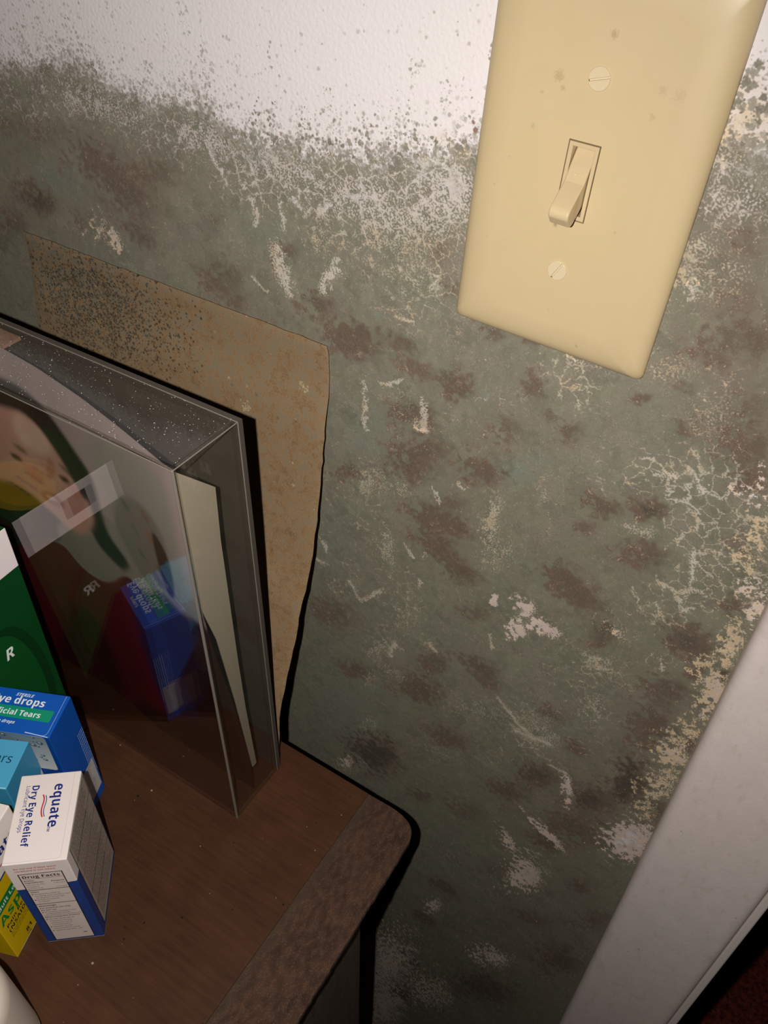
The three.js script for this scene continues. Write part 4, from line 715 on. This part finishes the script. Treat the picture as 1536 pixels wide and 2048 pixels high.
{
  // yellow box of aspirin, its front turned to the right
  const S = 18, w = 0.0355, h = 0.0862, d = 0.029, yellow = '#d8b408';
  const front = canvasTexture(w * 1e3 * S, h * 1e3 * S, (c, W, H) => {
    c.fillStyle = yellow; c.fillRect(0, 0, W, H);
    c.fillStyle = '#e9e2dc'; c.beginPath(); c.moveTo(0, 0); c.lineTo(W, 0); c.lineTo(W, H * 0.30); c.bezierCurveTo(W * 0.7, H * 0.34, W * 0.3, H * 0.31, 0, H * 0.36); c.fill();
    c.strokeStyle = '#1f2d7c'; c.lineWidth = 22; c.beginPath(); c.moveTo(0, H * 0.365); c.bezierCurveTo(W * 0.3, H * 0.315, W * 0.7, H * 0.345, W, H * 0.305); c.stroke();
    word(c, 'equate', W * 0.10, H * 0.20, 150, '#1e2a78'); word(c, 'TM', W * 0.88, H * 0.2, 34, '#1e2a78');
    c.lineWidth = 14; c.strokeStyle = '#c02a3c'; c.beginPath(); c.moveTo(W * 0.25, H * 0.265); c.bezierCurveTo(W * 0.45, H * 0.235, W * 0.6, H * 0.285, W * 0.88, H * 0.245); c.stroke();
    c.fillStyle = '#17803c'; c.fillRect(0, H * 0.46, W * 0.86, H * 0.082);
    word(c, 'Adult Low Dose', W * 0.04, H * 0.52, 74, '#eef0e2');
    word(c, 'Aspirin', W * 0.05, H * 0.645, 168, '#17803c');
    word(c, 'Pain Reliever', W * 0.10, H * 0.705, 68, '#23261c'); word(c, '(NSAID)', W * 0.10, H * 0.755, 74, '#23261c');
    fineText(c, W * 0.10, H * 0.772, W * 0.62, 3, 16, '#5c5416', 4, 1.8);
    word(c, '81', W * 0.30, H * 0.95, 84, '#23261c'); word(c, 'mg', W * 0.30, H * 0.978, 34, '#23261c');
    word(c, '120', W * 0.74, H * 0.90, 70, '#23261c'); word(c, 'tablets', W * 0.72, H * 0.93, 34, '#23261c');
    c.fillStyle = '#e9e2dc'; c.fillRect(W * 0.1, H * 0.989, W, H);
  });
  const top = canvasTexture(w * 1e3 * 14, d * 1e3 * 14, (c, W, H) => { c.fillStyle = '#e9ddd8'; c.fillRect(0, 0, W, H); c.strokeStyle = 'rgba(120,105,100,0.5)'; c.lineWidth = 3; c.beginPath(); c.roundRect(W * 0.05, -60, W * 0.88, H * 0.9 + 60, 44); c.stroke(); });
  const X = [-0.342, -0.940], Z = [0.940, -0.342], P = [-0.1420, 0.2216];
  carton('aspirin_box', 'yellow and white aspirin box behind the dry eye relief box', [P[0] + X[0] * w / 2 - Z[0] * d / 2, P[1] + X[1] * w / 2 - Z[1] * d / 2], Math.atan2(0.940, -0.342), [w, h, d], [plainFace(0xd8b408), plainFace(0xd8b408), faceMat(top), plainFace(0xe9e2dc), faceMat(front), plainFace(0xd8b408)]);
}
{
  // tall green box leaning on the frame: its right face is turned to the camera
  const h = 0.162, w = 0.062, d = 0.058, S = 10;
  const side = canvasTexture(d * 1e3 * S, h * 1e3 * S, (c, W, H) => {
    // canvas left is the room side, right is the frame side
    c.fillStyle = '#08401a'; c.fillRect(0, 0, W, H);
    c.fillStyle = '#063214'; c.beginPath(); c.ellipse(W * 0.62, H * 0.62, W * 0.32, H * 0.30, 0, 0, 7); c.fill();
    c.fillStyle = '#09481d'; c.beginPath(); c.ellipse(W * 0.55, H * 0.62, W * 0.30, H * 0.28, 0, 0, 7); c.fill();
    c.fillStyle = '#e6dada'; c.fillRect(0, 0, W, H * 0.152);
    c.fillStyle = '#23282c'; c.fillRect(W * 0.28, H * 0.035, W * 0.26, H * 0.075);
    word(c, 'R', W * 0.65, H * 0.445, 96, '#e8ede6', 'italic bold', 'right');
  });
  const top = canvasTexture(w * 1e3 * 8, d * 1e3 * 8, (c, W, H) => { c.fillStyle = '#08401a'; c.fillRect(0, 0, W, H); c.fillStyle = '#a88c08'; c.beginPath(); c.ellipse(W * 0.60, H * 0.32, W * 0.42, H * 0.29, 0, 0, 7); c.fill(); fineText(c, W * 0.5, H * 0.3, W * 0.36, 4, 20, '#4a4210', 2, 2); });
  const foot = [-0.2152, 0.1148], t = thing('green_carton', 'tall green carton with a white band leaning on the picture frame', 'box', [foot[0], TABLE + 0.0006, foot[1]], 0.12);
  const m = part('carton', new RoundedBoxGeometry(w, h, d, 3, 0.0006).translate(-w / 2, h / 2, d / 2), [faceMat(side), plainFace(0x08401a), faceMat(top), plainFace(0xb8b2a8), plainFace(0x08401a), plainFace(0x08401a)], t);
  m.rotation.set(-0.05, 0, 0.055);
}
{
  // white plastic bottle standing at the lower left
  const t = thing('pill_bottle', 'plain white plastic bottle standing beside the yellow aspirin box', 'bottle', [-0.1165, TABLE + 0.0002, 0.2600]);
  const R = 0.0265, pts = [[0, 0.0006], [R - 0.009, 0], [R - 0.004, 0.0014], [R - 0.0008, 0.0052], [R, 0.010], [R, 0.062], [R - 0.002, 0.069], [R - 0.008, 0.075], [0.0175, 0.078], [0.0175, 0.084], [0, 0.084]].map(([x, y]) => new THREE.Vector2(x, y));
  part('bottle_body', new THREE.LatheGeometry(pts, 64), new THREE.MeshPhysicalMaterial({ color: new THREE.Color(0.66, 0.56, 0.48), roughness: 0.5, specularIntensity: 0.3 }), t);
  const cap = new THREE.CylinderGeometry(0.0195, 0.0195, 0.016, 48);
  part('cap', cap.translate(0, 0.0895, 0), new THREE.MeshPhysicalMaterial({ color: new THREE.Color(0.75, 0.70, 0.66), roughness: 0.4 }), t);
}
scene.traverse((o) => { if (o.isMesh) o.castShadow = o.receiveShadow = true; });
renderer.render(scene, camera);
